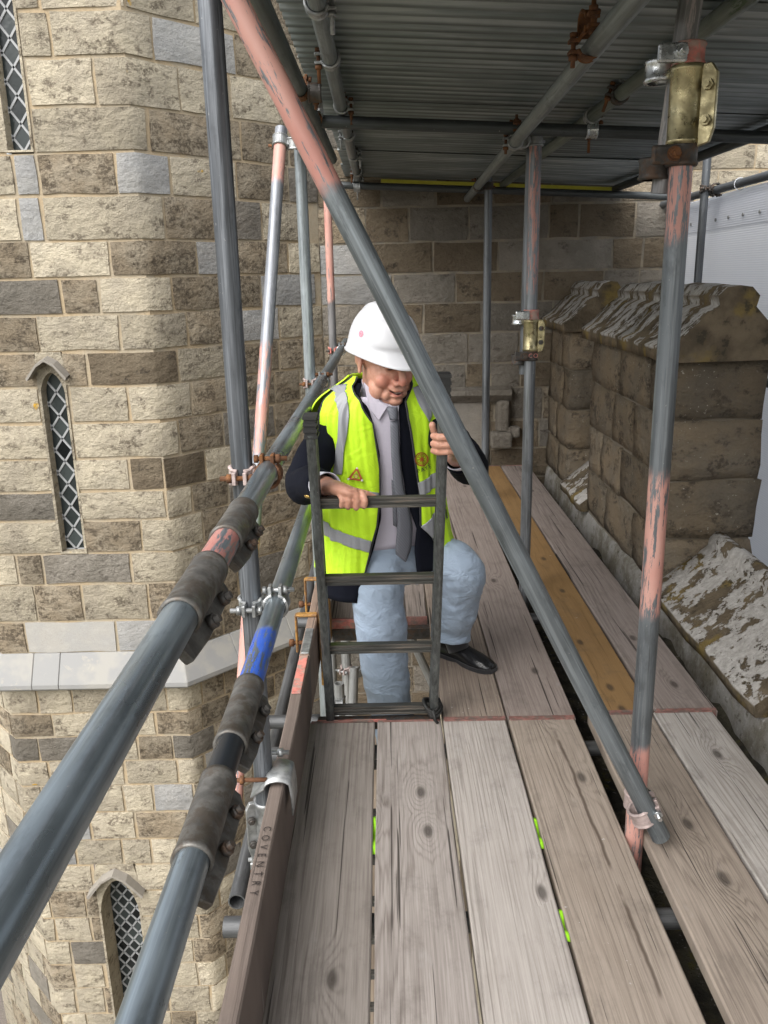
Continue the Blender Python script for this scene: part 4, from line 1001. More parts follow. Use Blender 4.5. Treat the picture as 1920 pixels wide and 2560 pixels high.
for i, y in enumerate((2.42, 2.98, 3.76, 4.45, 5.2, 5.95)):
    coupler((-0.155, y, 2.172), Y_, X_, (0, 0.35, 0.9), ['grey clip on the pale roof edge tube where it enters the picture', 'rusty clip on the pale roof edge tube beside the pink diagonal', 'rusty clip where the pale roof edge tube meets the cross tube',
            'grey clip on the pale roof edge tube beyond the cross tube', 'small grey clip on the pale roof edge tube past the second seam', 'rusty small clip on the pale roof edge tube near the church wall'][i], 'galv', 'rust' if i in (1, 2, 5) else 'darksteel', 'rust' if i in (1, 2, 5) else 'galv', 0.012 + TR, blen=0.1, flipA=1 if i % 2 else -1)
coupler((0.5685, 3.80, 2.027), Y_, X_, (0, 0.15, 1), 'rusty bolted coupler hanging the pale long tube from the cross tube', 'galv', 'rust', 'rust', 0.052)
coupler((XR, 3.83, 2.035), Z_, Y_, (-1, 0, 0), 'coupler holding the pale long tube to the sleeved post', 'galv', None, 'galv', 0.058)
coupler((XR + 0.005, 5.52, 2.02), Z_, Y_, (-1, 0, 0), 'dark coupler at the top of the thin looking far post', 'darksteel', None, 'rust', 0.058)
coupler((0.885, 3.78, 2.117), Y_, X_, (0, 0, -1), 'grey clip where the greenish tube crosses the dark cross tube', 'galv', 'zinc', 'rust', 0.055, blen=0.11)
coupler((0.885, 3.36, 2.117), Y_, X_, (0.3, 0, 0.9), 'brown clip on the greenish tube nearer than the cross tube', 'darksteel', 'galv', 'rust', 0.03, blen=0.1)
coupler((0.527, 2.32, 2.034), Y_, X_, (0, 0.2, 1), 'rust brown coupler on the pale long tube at the top of the picture', 'rust', None, 'rust', 0.05)
coupler((2.05, 5.62, 1.985), Z_, Y_, X_, 'dark coupler joining the sheeting rail to its post', 'darksteel', None, 'darksteel', 0.068)
coupler((-0.17, 6.33, 2.14), Y_, X_, (0, 0, -1), 'clip at the far end of the pale roof edge tube', 'galv', None, 'zinc', 0.03, blen=0.11)

# --- lapped joint at the near post: gold sleeve and two swivel clips -------
def px_on(py, Y): return aty(1700, py, Y).z
zt1, zb1 = aty(1700, 405, 1.95).z, aty(1700, 405, 1.95).z
zs_top, zs_bot = aty(1710, 160, 1.95).z, aty(1700, 360, 1.95).z
sleeve((XR, 1.97, zs_bot), (XR, 1.97, zs_top), 'shiny gold plated sleeve with two bolts near the top of the pink banded post', 'gold', side=(0.8, -0.62, 0), r=0.036, flange_ext=(0, 0), group=None, bolts='gold', fh=0.030)
def lap_clip(z, Y, x, label, mat, bolt, band=None, txt=None):
    c = Vector((x, Y, z)); root = thing('swivel_coupler', c, label, 'coupler', 'swivel couplers on lapped posts')
    for (cc, m) in ((c, band or mat), (Vector((x - 0.045, Y + 0.045, z - 0.022)), mat)):
        mb = MB(); n = 30; w = 0.023; r1 = TR + 0.0075
        mb.rings([[cc + Vector((rr * math.cos(2 * math.pi * k / n), rr * math.sin(2 * math.pi * k / n), h)) for k in range(n)] for h, rr in ((-w, TR + 0.0005), (-w, r1), (-w * 0.8, r1 + 0.003), (-w * 0.55, r1), (w * 0.55, r1), (w * 0.8, r1 + 0.003), (w, r1), (w, TR + 0.0005))], True, False, True)
        mb.build('collar', MAT[m], root)
    mb = MB(); mb.box((x - 0.075, Y - 0.034, z - 0.021), (x - 0.012, Y - 0.020, z + 0.019)); bevel(mb.build('flap', MAT[mat], root), 0.006, 2)
    b = MB(); q = Vector((x - 0.028, Y - 0.03, z)); b.loft([q, q + Vector((0, -0.016, 0))], [0.0125, 0.0125], 6); b.cyl(q, q + Vector((0, -0.030, 0)), 0.0065, 12); b.cyl(q, q + Vector((0, -0.006, 0)), 0.0155, 18)
    b.build('bolt', MAT[bolt], root)
    if txt:
        Mx = Matrix.Translation((x + 0.008, Y - TR - 0.0085, z)) @ Matrix.Rotation(math.pi / 2, 4, 'X')
        text_mesh(txt, 0.026, Mx, 'raised_lettering', MAT['pinkpaint'], root, 0.0008)
lap_clip(aty(1706, 132, 1.95).z, 1.97, XR, 'bright zinc swivel coupler with a red band above the gold sleeve', 'zinc', 'zinc', 'pinkpaint')
lap_clip(aty(1690, 386, 1.95).z, 1.97, XR, 'brown rusty swivel coupler below the gold sleeve', 'darksteel', 'rust')
za, zb_ = aty(1316, 788, 3.80).z, aty(1313, 890, 3.80).z
sleeve((XR, 3.83, zb_ + 0.02), (XR, 3.83, za - 0.02), 'brassy sleeve with two bolts halfway up the middle post', 'gold', side=(0.95, -0.3, 0), r=0.035, flange_ext=(0, 0), group=None, bolts='darksteel', fh=0.028)
lap_clip(za, 3.83, XR, 'bright swivel coupler with a red band above the brassy sleeve', 'zinc', 'galv', 'pinkpaint')
lap_clip(zb_, 3.83, XR, 'dark swivel coupler marked CO below the brassy sleeve', 'darksteel', 'darksteel', None, 'CO')
tube((XR - 0.016, 3.882, zb_ - 0.09), (XR - 0.006, 3.882, 2.05), 'short lapped tube behind the brassy sleeved post', m_g3)

# --- toe board clip, yellow gate brackets ---------------------------------
tc_ = thing('toe_board_clip', (-0.30, 1.98, 0.15), 'curved pale steel clip hooked over the toe board at the dark near post', 'clip')
mb = MB(); rows = []
for k in range(15):
    t = math.radians(180 - 190 * k / 14); rows.append([Vector((-0.300 + 0.038 * math.cos(t), y, 0.222 + 0.024 * math.sin(t) - (0.075 * max(0, (k - 11) / 3)))) for y in (1.875, 1.98)])
rows = [[Vector((-0.372, y, 0.20)) for y in (1.875, 1.98)]] + rows
mb.grid(rows, True); solid(mb.build('saddle', MAT['galv'], tc_), 0.004)
mb = MB(); mb.cyl((-0.41, 1.90, 0.235), (-0.33, 1.90, 0.235), 0.006, 12); mb.loft([(-0.40, 1.90, 0.235), (-0.389, 1.90, 0.235)], [0.0115] * 2, 6); mb.build('bolt', MAT['rust'], tc_)
mb = MB(); mb.cyl((-0.43, 1.985, 0.262), (-0.28, 1.985, 0.262), 0.006, 12); mb.loft([(-0.31, 1.985, 0.262), (-0.296, 1.985, 0.262)], [0.0115] * 2, 6); mb.build('bolt', MAT['galv'], tc_)
def gate_bracket(y, label):
    root = thing('yellow_bracket', (-0.33, y, 0.15), label, 'bracket', 'yellow gate brackets on the toe board')
    mb = MB(); mb.box((-0.368, y - 0.012, 0.221), (-0.285, y + 0.018, 0.232)); mb.box((-0.372, y - 0.012, 0.07), (-0.364, y + 0.018, 0.229)); bevel(mb.build('strap', MAT['yellow'], root), 0.003)
    b = MB(); b.cyl((-0.40, y, 0.11), (-0.32, y, 0.11), 0.008, 10); b.loft([(-0.398, y, 0.11), (-0.380, y, 0.11)], [0.015] * 2, 6); b.build('bolt', MAT['rust'], root)
gate_bracket(3.02, 'yellow bracket clasping the toe board at the near side of the hatch'); gate_bracket(3.42, 'yellow bracket clasping the toe board half hidden by the ladder')
gp = thing('hatch_gate_frame', (-0.262, 3.2, 0.0), 'dull yellow steel gate frame folded back beside the hatch', 'gate')
for y0 in (2.98, 3.38): mb = MB(); mb.box((-0.275, y0, -0.06), (-0.262, y0 + 0.08, 0.31)); bevel(mb.build('upright', MAT['yellow'], gp), 0.003)
for z0 in (0.25, -0.03): mb = MB(); mb.box((-0.274, 3.055, z0), (-0.263, 3.385, z0 + 0.05)); bevel(mb.build('crossbar', MAT['yellow'], gp), 0.003)

# hatch edge angles
ha = thing('hatch_edge_angle', (-0.05, 2.615, -0.02), 'dark steel angle along the near edge of the ladder hatch', 'angle')
mb = MB(); mb.box((-0.262, 2.60, -0.035), (0.170, 2.645, -0.004)); bevel(mb.build('angle', MAT['darksteel'], ha), 0.002)
mb = MB(); mb.box((-0.262, 2.597, -0.004), (-0.02, 2.612, -0.001)); mb.build('pink_edge', MAT['pinkpaint'], ha)
hb = thing('hatch_far_angle', (-0.05, 3.48, -0.04), 'green black steel angle with a red strip along the far edge of the hatch', 'angle')
mb = MB(); mb.box((-0.262, 3.455, -0.085), (0.178, 3.494, -0.03)); bevel(mb.build('angle', MAT['darksteel'], hb), 0.002)
mb = MB(); mb.box((-0.262, 3.46, -0.028), (-0.06, 3.497, 0.004)); mb.build('red_strip', MAT['pinkpaint'], hb)

# --- ladder ---------------------------------------------------------------
def lad(z): return 2.632 - 0.3 * (z - 0.03)
ld = thing('ladder', (-0.03, lad(-2.6), -2.6), 'worn black metal ladder rising through the hatch with four rungs above the deck', 'ladder')
def stile(x0, x1, ztop, nm):
    mb = MB(); rings = []
    for t in np.linspace(0, 1, 12):
        z = -2.6 + (ztop + 2.6) * t; x = x0 + (x1 - x0) * (z - 0.03) / 0.82 if z > -1 else x0 + (x1 - x0) * (-1.03) / 0.82
        y = lad(z); hw, hd = 0.0135, 0.031
        rings.append([Vector((x + a, y + b_, z + b_ * 0.3)) for a, b_ in ((-hw, -hd), (-hw * 0.4, -hd - 0.003), (hw * 0.4, -hd - 0.003), (hw, -hd), (hw, -hd * 0.5), (hw * 0.7, -hd * 0.45), (hw * 0.7, hd * 0.45), (hw, hd * 0.5), (hw, hd), (-hw, hd), (-hw, hd * 0.5), (-hw * 0.7, hd * 0.45), (-hw * 0.7, -hd * 0.45), (-hw, -hd * 0.5))])
    mb.rings(rings, True, True, False); mb.build(nm, MAT['alu'], ld, origin=Vector((x0, lad(0), 0)))
    return Vector((x1 if ztop > 0.85 else x0, lad(ztop), ztop))
zl, zrt = 1.08, 1.19
stile(-0.2165, -0.2115, zl, 'stile'); stile(0.1465, 0.157, zrt, 'stile')
for (x, zt_) in ((-0.2105, zl), (0.1595, zrt)):
    c = MB(); y = lad(zt_)
    for k in range(7):
        h0 = zt_ - 0.02 + k * 0.0095; e = 0.019 if k % 2 == 0 else 0.0165
        c.box((x - e, lad(h0) - 0.038 + 0.002 * (k % 2), h0), (x + e, lad(h0) + 0.038, h0 + 0.0096))
    c.build('rubber_cap', MAT['rubber'], ld)
dz_r = 0.2733
for k in range(-9, 4):
    z = 0.03 + dz_r * k; y = lad(z); mb = MB(); xa, xb = -0.214 + 0.005 * 0 - 0.0, 0.146 + 0.011 * max(0, z) / 0.85
    ring = []
    prof = [(-0.016, -0.008), (-0.014, -0.013), (-0.006, -0.0165), (0.010, -0.0165), (0.015, -0.012), (0.016, 0.008), (0.010, 0.014), (-0.010, 0.015), (-0.016, 0.010)]
    fr = []
    for a, b_ in ((-1, -0.0155), (-1, -0.0105), (-0.86, -0.0085), (-0.86, -0.0045), (-1, -0.0025), (-1, 0.0025), (-0.86, 0.0045), (-0.86, 0.0085), (-1, 0.0105), (-1, 0.0155), (0.6, 0.0155), (1, 0.01), (1, -0.01), (0.6, -0.0155)):
        fr.append((a * 0.017, b_))
    mb.rings([[Vector((x, y + a, z + b_)) for a, b_ in fr] for x in (xa + 0.005, xb - 0.005)], True, True, False)
    mb.build('rung', MAT['rung'], ld, origin=Vector((0, y, z)))
lt = MB(); pth = [Vector((0.135, lad(0.03) - 0.04, 0.03 + 0.01 * s)) for s in (0,)]
tie = thing('rope_tie', (0.14, 2.60, -0.02), 'black cord lashing the ladder foot to the deck edge', 'cord')
for j in range(3):
    mb = MB(); pts = [Vector((0.147 + 0.028 * math.cos(t) - 0.004 * j, 2.622 + 0.045 * math.sin(t), 0.030 + 0.011 * j + 0.008 * math.cos(2 * t))) for t in np.linspace(0, 2 * math.pi, 18)]
    mb.loft(pts, [0.0055] * 18, 8); mb.build('loop', MAT['rubber'], tie)
mb = MB(); mb.loft([(0.142, 2.575, 0.05), (0.148, 2.57, 0.015), (0.157, 2.566, 0.004)], [0.007, 0.006, 0.005], 8); mb.build('tail', MAT['rubber'], tie)

# --- lower lift seen through the hatch ------------------------------------
m_gF = metal_tube_mat('tube_lower_lift', (0.27, 0.265, 0.25), 0.4, (), 0.35, 0.55, 0.3, 19.0)
p = aty(866, 1650, 4.35); tube((p.x, p.y, -5.0), (p.x, p.y, -0.25), 'upright tube of the scaffold lift below the hatch', m_gF)
p = aty(886, 1668, 4.15); q = aty(880, 1830, 4.05); tube(q + (q - p) * 4, p, 'slightly leaning tube below the hatch beside the upright tube', m_gF)
p = aty(848, 1708, 3.75); tube((p.x, p.y - 0.02, p.z - 1.6), p, 'short capped tube below the hatch next to the ladder', m_gF)
p, q = aty(1005, 1545, 4.6), aty(1082, 1712, 4.6); tube(q + (q - p) * 3, p, 'diagonal tube below the hatch behind the man', m_gF)
p = aty(830, 1640, 4.5); tube((p.x - 0.02, p.y, -5.0), (p.x, p.y, -0.3), 'second upright tube below the hatch by the toe board', m_gF)
coupler(aty(866, 1673, 4.35), Z_, (0.1, 0, 1), (0.8, -0.5, 0), 'pinkish coupler on the upright tube below the hatch', 'palepink', 'galv', 'galv', 0.07)
coupler(aty(848, 1752, 3.75), Z_, X_, (0, -1, 0), 'coupler on the short capped tube below the hatch', 'galv', None, 'galv', 0.05)
lb = thing('lower_deck_board', (-0.1, 4.5, -2.3), 'brown timber board of the lower scaffold lift below the hatch', 'scaffold board')
mb = MB(); mb.box((-0.28, 2.0, -2.34), (0.34, 6.4, -2.30)); mb.build('plank', wm(21, (0.22, 0.17, 0.12, 1), (0.12, 0.09, 0.06, 1)), lb)

# --- corrugated roof sheets ----------------------------------------------
seams = [-0.35, 0.34, 1.04, 1.76, 2.47, 3.17, 3.86, 4.58, 5.28, 6.02, 6.62]
order = ['beside the camera side end', 'second from the open end', 'third from the open end', 'dark olive', 'dull green grey', 'streaked grey over the cross tube', 'rust streaked just past the cross tube', 'pale grey ridged', 'narrow looking far', 'last one against the church wall']
for i in range(len(seams) - 1):
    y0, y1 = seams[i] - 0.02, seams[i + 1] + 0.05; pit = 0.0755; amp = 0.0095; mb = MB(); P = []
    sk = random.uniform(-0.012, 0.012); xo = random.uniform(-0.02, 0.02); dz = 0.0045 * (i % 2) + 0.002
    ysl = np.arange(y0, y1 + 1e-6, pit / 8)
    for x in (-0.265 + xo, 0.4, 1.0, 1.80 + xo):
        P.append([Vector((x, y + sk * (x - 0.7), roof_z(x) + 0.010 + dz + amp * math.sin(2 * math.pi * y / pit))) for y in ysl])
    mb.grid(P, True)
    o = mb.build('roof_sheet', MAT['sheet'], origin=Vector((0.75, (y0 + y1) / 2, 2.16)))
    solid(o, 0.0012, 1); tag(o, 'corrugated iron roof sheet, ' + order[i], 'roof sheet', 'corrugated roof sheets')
yl = MB(); yl.box((-0.115, 6.46, 2.150), (1.60, 6.49, 2.172), Matrix.Rotation(math.atan(0.054), 4, 'Y') @ Matrix.Translation((0, 0, 0.0)))
tag(yl.build('yellow_lath', MAT['yellow_lath']), 'thin yellow strip under the roof edge at the church wall', 'strip')

# --- white sheeting -------------------------------------------------------
nt = thing('white_sheeting', (2.14, 5.5, 0.3), 'white woven scaffold sheeting hanging beyond the parapet', 'sheeting')
P = []
for z in np.linspace(-0.3, 1.93, 26):
    P.append([Vector((2.165 + 0.03 * nz(y * 1.1, z * 0.8, 2) + 0.012 * nz(y * 5, z * 1.0, 5) * (1.9 - z), y, z + 0.006 * math.sin(y * 9) * (z > 1.8))) for y in np.linspace(2.6, 8.6, 90)])
mb = MB(); mb.grid(P, True); solid(mb.build('sheet', MAT['net'], nt), 0.002)
P = [[Vector((2.160 + 0.03 * nz(p.y * 1.1, p.z * 0.8, 2), p.y, zz)) for p in P[-1]] for zz in (1.74, 1.95)]
mb = MB(); mb.grid(P, False); solid(mb.build('hem_band', MAT['net'], nt), 0.003)
for k in range(22):
    y = 2.8 + k * 0.24; mb = MB(); c = Vector((2.153 + 0.03 * nz(y * 1.1, 1.4, 2), y, 1.80)); mb.cyl(c, c + Vector((-0.006, 0, 0)), 0.011, 10); mb.build('eyelet', MAT['galv'], nt)
for k, y in enumerate((4.45, 5.25, 6.1, 6.9)):
    mb = MB(); mb.loft([Vector((2.12 + 0.034 * math.cos(t), y, 1.975 + 0.034 * math.sin(t))) for t in np.linspace(0, 2 * math.pi, 20)], [0.003] * 20, 6); mb.build('tie_ring', MAT['net'], nt)

# --- small bright things under and beside the boards ----------------------
MAT['hivis_scrap'] = plain('fluorescent_scrap', (0.35, 0.80, 0.02), 0.7)
def scrap(x, y, L, w, label):
    mb = MB(); P = [[Vector((x + a, y + t * L, -0.014 + 0.008 * math.sin(t * 9) - abs(a) * 0.4)) for a in (-w, -w / 3, w / 3, w)] for t in np.linspace(0, 1, 9)]
    mb.grid(P, True); tag(solid(mb.build('fabric_strip', MAT['hivis_scrap']), 0.003), label, 'fabric strip', 'fluorescent strips under the boards')
scrap(-0.056, 1.92, 0.16, 0.006, 'fluorescent green strip in the gap beside the knotty grey board')
scrap(0.4015, 1.93, 0.13, 0.006, 'fluorescent green strip in the gap beside the split brown board, by the pink post')
scrap(0.4015, 1.60, 0.10, 0.006, 'fluorescent green strip in the gap beside the split brown board, away from the ladder')
yp = atz(1860, 1905, -0.10)
mb = MB(); mb.ell((1.19, 2.30, -0.135), (0.022, 0.03, 0.022), None, 14, 10); tag(mb.build('yellow_plug', MAT['yellow_lath']), 'small yellow plastic plug between silvery board and parapet', 'plug')

# ================================================================== PERSON
def skin_mat():
    N = NT('skin'); at = N.n('ShaderNodeAttribute', attribute_name='hp'); sp = N.n('ShaderNodeSeparateXYZ', {0: at.outputs['Vector']})
    X, Y, Z = sp.outputs; v = N.coord(rnd=False)
    base = N.mix(N.ramp(N.noise(v, 22, 4), 0.35, 0.65), (0.50, 0.25, 0.17, 1), (0.58, 0.315, 0.225, 1))
    base = N.mix(N.ramp(N.noise(v, 120, 3), 0.45, 0.75, 0, 0.3), base, (0.40, 0.17, 0.115, 1))
    front = N.ramp(Y, -0.055, -0.075)
    def blob(cx, cz, rx, rz, soft=0.6):
        dx = N.math('DIVIDE', N.math('SUBTRACT', X, cx), rx); dz = N.math('DIVIDE', N.math('SUBTRACT', Z, cz), rz)
        d = N.math('ADD', N.math('MULTIPLY', dx, dx), N.math('MULTIPLY', dz, dz))
        return N.math('MULTIPLY', N.ramp(d, soft, 1.0, 1, 0), front)
    for cx in (-0.045, 0.045): base = N.mix(N.math('MULTIPLY', blob(cx, -0.04, 0.034, 0.03, 0.1), 0.45), base, (0.55, 0.17, 0.12, 1))
    base = N.mix(N.math('MULTIPLY', blob(0, -0.035, 0.022, 0.022, 0.1), 0.5), base, (0.55, 0.16, 0.12, 1))
    base = N.mix(N.math('MULTIPLY', blob(0, -0.078, 0.031, 0.014, 0.5), 0.6), base, (0.42, 0.12, 0.10, 1))
    # smile line: curve z = -0.078 + 9 x^2
    zc = N.math('ADD', N.math('MULTIPLY', N.math('MULTIPLY', X, X), 14.0), -0.0795)
    d = N.math('ABSOLUTE', N.math('SUBTRACT', Z, zc)); inx = N.ramp(N.math('ABSOLUTE', X), 0.026, 0.031, 1, 0)
    gap = N.math('MULTIPLY', N.math('MULTIPLY', N.ramp(d, 0.0028, 0.0048, 1, 0), inx), front)
    base = N.mix(gap, base, (0.055, 0.02, 0.018, 1))
    du = N.math('SUBTRACT', Z, zc); tee = N.math('MULTIPLY', N.math('MULTIPLY', N.ramp(du, -0.0012, 0.0, 0, 1), N.ramp(du, 0.0034, 0.0044, 1, 0)), N.math('MULTIPLY', N.ramp(N.math('ABSOLUTE', X), 0.012, 0.017, 1, 0), front))
    base = N.mix(N.math('MULTIPLY', tee, 0.9), base, (0.62, 0.56, 0.47, 1))
    for cx in (-0.032, 0.032):   # eyes half closed, looking down
        base = N.mix(N.math('MULTIPLY', blob(cx, 0.002, 0.016, 0.0032, 0.4), 0.9), base, (0.03, 0.018, 0.014, 1))
        base = N.mix(N.math('MULTIPLY', blob(cx, 0.022, 0.022, 0.005, 0.3), 0.6), base, (0.16, 0.10, 0.07, 1))
    nrm = N.bump(N.math('ADD', N.noise(v, 160, 3), N.math('MULTIPLY', N.noise(v, 45, 3, 0.6, 0.8), 0.8)), 0.35, 0.003)
    return N.fin(base, 0.48, nrm, Subsurface_Weight=0.12, Subsurface_Radius=(0.02, 0.008, 0.004), Subsurface_Scale=0.2)
def cloth_mat(name, c, rough=0.85, weave=420, vary=0.12, sheen=0.2, bumpk=0.3, wrk=1.5):
    N = NT(name); v = N.coord(rnd=False)
    col = N.mix(N.noise(v, 9, 4), (*[x * (1 - vary) for x in c], 1), (*[min(1, x * (1 + vary)) for x in c], 1))
    wr_ = N.n('ShaderNodeMapping', {'Vector': v, 'Scale': (9, 9, 16), 'Rotation': (0.3, 0.5, 0)}).outputs[0]
    h = N.math('ADD', N.math('MULTIPLY', N.noise(v, weave, 2), 0.12), N.math('ADD', N.math('MULTIPLY', N.noise(v, 26, 3), 0.35), N.math('MULTIPLY', N.math('ABSOLUTE', N.math('SUBTRACT', N.noise(wr_, 1.0, 3, 0.5, 1.2), 0.5)), wrk)))
    return N.fin(col, rough, N.bump(h, bumpk, 0.008), Sheen_Weight=sheen)
M_SKIN = skin_mat()
M_VEST = cloth_mat('hi_vis_yellow', (0.50, 0.80, 0.012), 0.65, 500, 0.05, 0.1, 0.3, 3.0)
M_REFL = cloth_mat('reflective_tape', (0.27, 0.28, 0.30), 0.42, 700, 0.06, 0.0, 0.12)
M_EDGE = cloth_mat('black_binding', (0.012, 0.012, 0.014), 0.7)
M_NAVY = cloth_mat('navy_wool', (0.005, 0.006, 0.011), 0.95, 500, 0.2, 0.0); M_NAVY.node_tree.nodes['Principled BSDF'].inputs['Specular IOR Level'].default_value = 0.15
def shirt_mat():
    N = NT('checked_shirt'); v = N.coord(rnd=False)
    b1 = N.n('ShaderNodeTexWave', {'Vector': v, 'Scale': 70.0}, bands_direction='X').outputs['Fac']; b2 = N.n('ShaderNodeTexWave', {'Vector': v, 'Scale': 70.0}, bands_direction='Z').outputs['Fac']
    l = N.math('MAXIMUM', N.ramp(b1, 0.85, 0.97), N.ramp(b2, 0.85, 0.97))
    col = N.mix(N.math('MULTIPLY', l, 0.45), (0.56, 0.53, 0.60, 1), (0.34, 0.32, 0.44, 1))
    return N.fin(col, 0.85, N.bump(N.noise(v, 20, 3), 0.25, 0.006))
M_SHIRT = shirt_mat(); M_CUFF = cloth_mat('white_cuff', (0.68, 0.68, 0.76), 0.8)
def tie_mat():
    N = NT('grey_tie'); v = N.coord(rnd=False, scale=(1, 1, 1))
    wv = N.n('ShaderNodeTexWave', {'Vector': v, 'Scale': 55.0, 'Distortion': 0.3}, bands_direction='DIAGONAL').outputs['Fac']
    col = N.mix(wv, (0.105, 0.112, 0.135, 1), (0.15, 0.157, 0.18, 1)); return N.fin(col, 0.6, N.bump(wv, 0.15, 0.001))
M_TIE = tie_mat()
M_TROU = cloth_mat('light_blue_chino', (0.30, 0.375, 0.475), 0.85, 600, 0.08, 0.1, 0.45, 4.0)
M_SHOE = plain('polished_black_leather', (0.012, 0.012, 0.013), 0.22, 0, 0.2, 30, 0.15)
M_HELM = plain('white_helmet_plastic', (0.60, 0.61, 0.635), 0.30, 0, 0.02, 10)
M_PMARK = plain('pink_print', (0.75, 0.28, 0.36), 0.5); M_RMARK = plain('red_brown_print', (0.34, 0.075, 0.02), 0.6); M_GMARK = plain('dark_green_print', (0.03, 0.055, 0.015), 0.6); M_OCH = plain('ochre_print', (0.45, 0.36, 0.10), 0.6)

YAW = math.radians(16)
ZK = np.array([0.26, 0.38, 0.46, 0.56, 0.68, 0.78, 0.90, 0.98, 1.035, 1.075, 1.105, 1.135, 1.165, 1.20])
AK = np.array([0.205, 0.205, 0.20, 0.188, 0.192, 0.198, 0.208, 0.214, 0.212, 0.196, 0.160, 0.112, 0.074, 0.064])
BK = np.array([0.150, 0.150, 0.148, 0.140, 0.146, 0.146, 0.138, 0.128, 0.115, 0.100, 0.088, 0.076, 0.066, 0.060])
CX = np.array([-0.03, -0.03, -0.03, -0.028, -0.026, -0.024, -0.022, -0.020, -0.018, -0.016, -0.014, -0.010, -0.005, 0.0])
CYK = np.array([2.985, 2.985, 2.98, 2.975, 2.97, 2.965, 2.955, 2.948, 2.94, 2.935, 2.93, 2.922, 2.91, 2.90])
zf = np.linspace(ZK[0], ZK[-1], 400)
def smooth_tab(T):
    t = np.interp(zf, ZK, T); k = np.hanning(31); k /= k.sum(); tp = np.pad(t, 15, mode='edge'); return np.convolve(tp, k, 'valid')
TAB = [smooth_tab(T) for T in (AK, BK, CX, CYK)]
cyw, syw = math.cos(YAW), math.sin(YAW)
def torso(u, z, off=0.0, fold=0.0, flare=0.0):
    """u = 0 at the breastbone, positive towards his left hand; vectorised"""
    u = np.asarray(u, float); z = np.asarray(z, float)
    a, b, cx, cy = (np.interp(z, zf, T) for T in TAB)
    fl = flare * np.clip((0.75 - z) / 0.3, 0, 1.3)
    s, c = np.sin(u), np.cos(u)
    fl = fl * (1 + 4.5 * np.clip(s, 0, 1))
    a = a + off + fl; b = b + off + fl * 0.6
    lx = a * np.sign(s) * np.abs(s) ** 0.88; ly = -b * np.sign(c) * np.abs(c) ** 0.80
    x = cx + lx * cyw - ly * syw; y = cy + lx * syw + ly * cyw
    return np.stack([x, y, z * np.ones_like(x)], -1)
def T1(u, z, off, fold=0.0, flare=0.0, seed=0.0):
    f = fold * (nz(u * 3.2 + seed, z * 2.2, 1.0 + seed) + 0.6 * nz(u * 7 + z * 3, z * 5 + seed, 4.0) + (0.9 * nz(u * 10 + z * 2.5, z * 2.0, 8.0 + seed) if fold > 0.008 else 0)) if fold else 0.0
    p = torso(u, z, off + f, 0, flare); return Vector(p.tolist())
_ug, _zg = np.meshgrid(np.linspace(-1.75, 1.75, 260), np.linspace(0.30, 1.19, 260))
def uz(px, py, off=0.02, flare=0.0):
    """photo pixel -> torso coordinates (first the nearest grid cell, then a few Newton steps)"""
    key = (round(off, 4), flare)
    if key not in _UZC: _UZC[key] = proj_np(torso(_ug, _zg, off, 0, flare))
    G = _UZC[key]; d = (G[..., 0] - px) ** 2 + (G[..., 1] - py) ** 2; i = np.unravel_index(np.argmin(d), d.shape)
    u, z = float(_ug[i]), float(_zg[i])
    for _ in range(4):
        f0 = proj_np(torso(u, z, off, 0, flare)); fu = proj_np(torso(u + 1e-4, z, off, 0, flare)); fz = proj_np(torso(u, z + 1e-4, off, 0, flare))
        J = np.stack([(fu - f0) / 1e-4, (fz - f0) / 1e-4], 1); r = np.array([px, py]) - f0
        try: dd = np.linalg.solve(J, r)
        except Exception: break
        if abs(dd[0]) > 0.1 or abs(dd[1]) > 0.05: break
        u += float(dd[0]); z += float(dd[1])
    return u, z
_UZC = {}
c4p = lambda x, y: (700 + x * 0.3617, 700 + y * 0.3617)      # crop coordinates used while measuring
def edge_uz(pts, off, flare=0.0):
    q = [uz(*c4p(*p), off, flare) for p in pts]; q.sort(key=lambda t: t[1]); return np.array([t[1] for t in q]), np.array([t[0] for t in q])

# ---- body: one continuous skin surface (head, neck, arms, hands, legs) ----
HC = Vector((0.000, 2.872, 1.222)); PSI, PIT = math.radians(32), math.radians(16)
HR = Matrix.Rotation(PSI, 3, 'Z') @ Matrix.Rotation(PIT, 3, 'X') @ Matrix.Rotation(math.radians(-3), 3, 'Y')
HS = 1.07
hw = lambda p: HC + HR @ (Vector(p) * HS)
B = MB()
def E_(c, r, rot=None): B.ell(hw(c), [q * HS for q in r], HR @ rot if rot else HR, 20, 14)
E_((0, 0.012, 0.035), (0.078, 0.097, 0.100)); E_((0, -0.022, -0.035), (0.067, 0.070, 0.085)); E_((0, -0.052, -0.080), (0.046, 0.040, 0.045))
E_((0, -0.082, -0.108), (0.026, 0.022, 0.019)); E_((0, -0.045, -0.112), (0.043, 0.042, 0.022)); E_((0, -0.02, -0.108), (0.05, 0.05, 0.03))
for s in (-1, 1):
    E_((s * 0.042, -0.062, -0.042), (0.026, 0.025, 0.027)); E_((s * 0.050, -0.040, -0.080), (0.024, 0.036, 0.036)); E_((s * 0.03, -0.074, -0.09), (0.018, 0.016, 0.018))
    E_((s * 0.0155, -0.100, -0.043), (0.0105, 0.013, 0.0095)); E_((s * 0.031, -0.081, 0.004), (0.017, 0.012, 0.011)); E_((s * 0.030, -0.086, 0.022), (0.028, 0.013, 0.009))
    er = Matrix.Rotation(s * math.radians(18), 3, 'Z')
    E_((s * 0.079, 0.020, -0.008), (0.007, 0.020, 0.031), er); E_((s * 0.085, 0.030, 0.004), (0.006, 0.012, 0.022), er); E_((s * 0.080, 0.014, -0.034), (0.007, 0.010, 0.011), er)
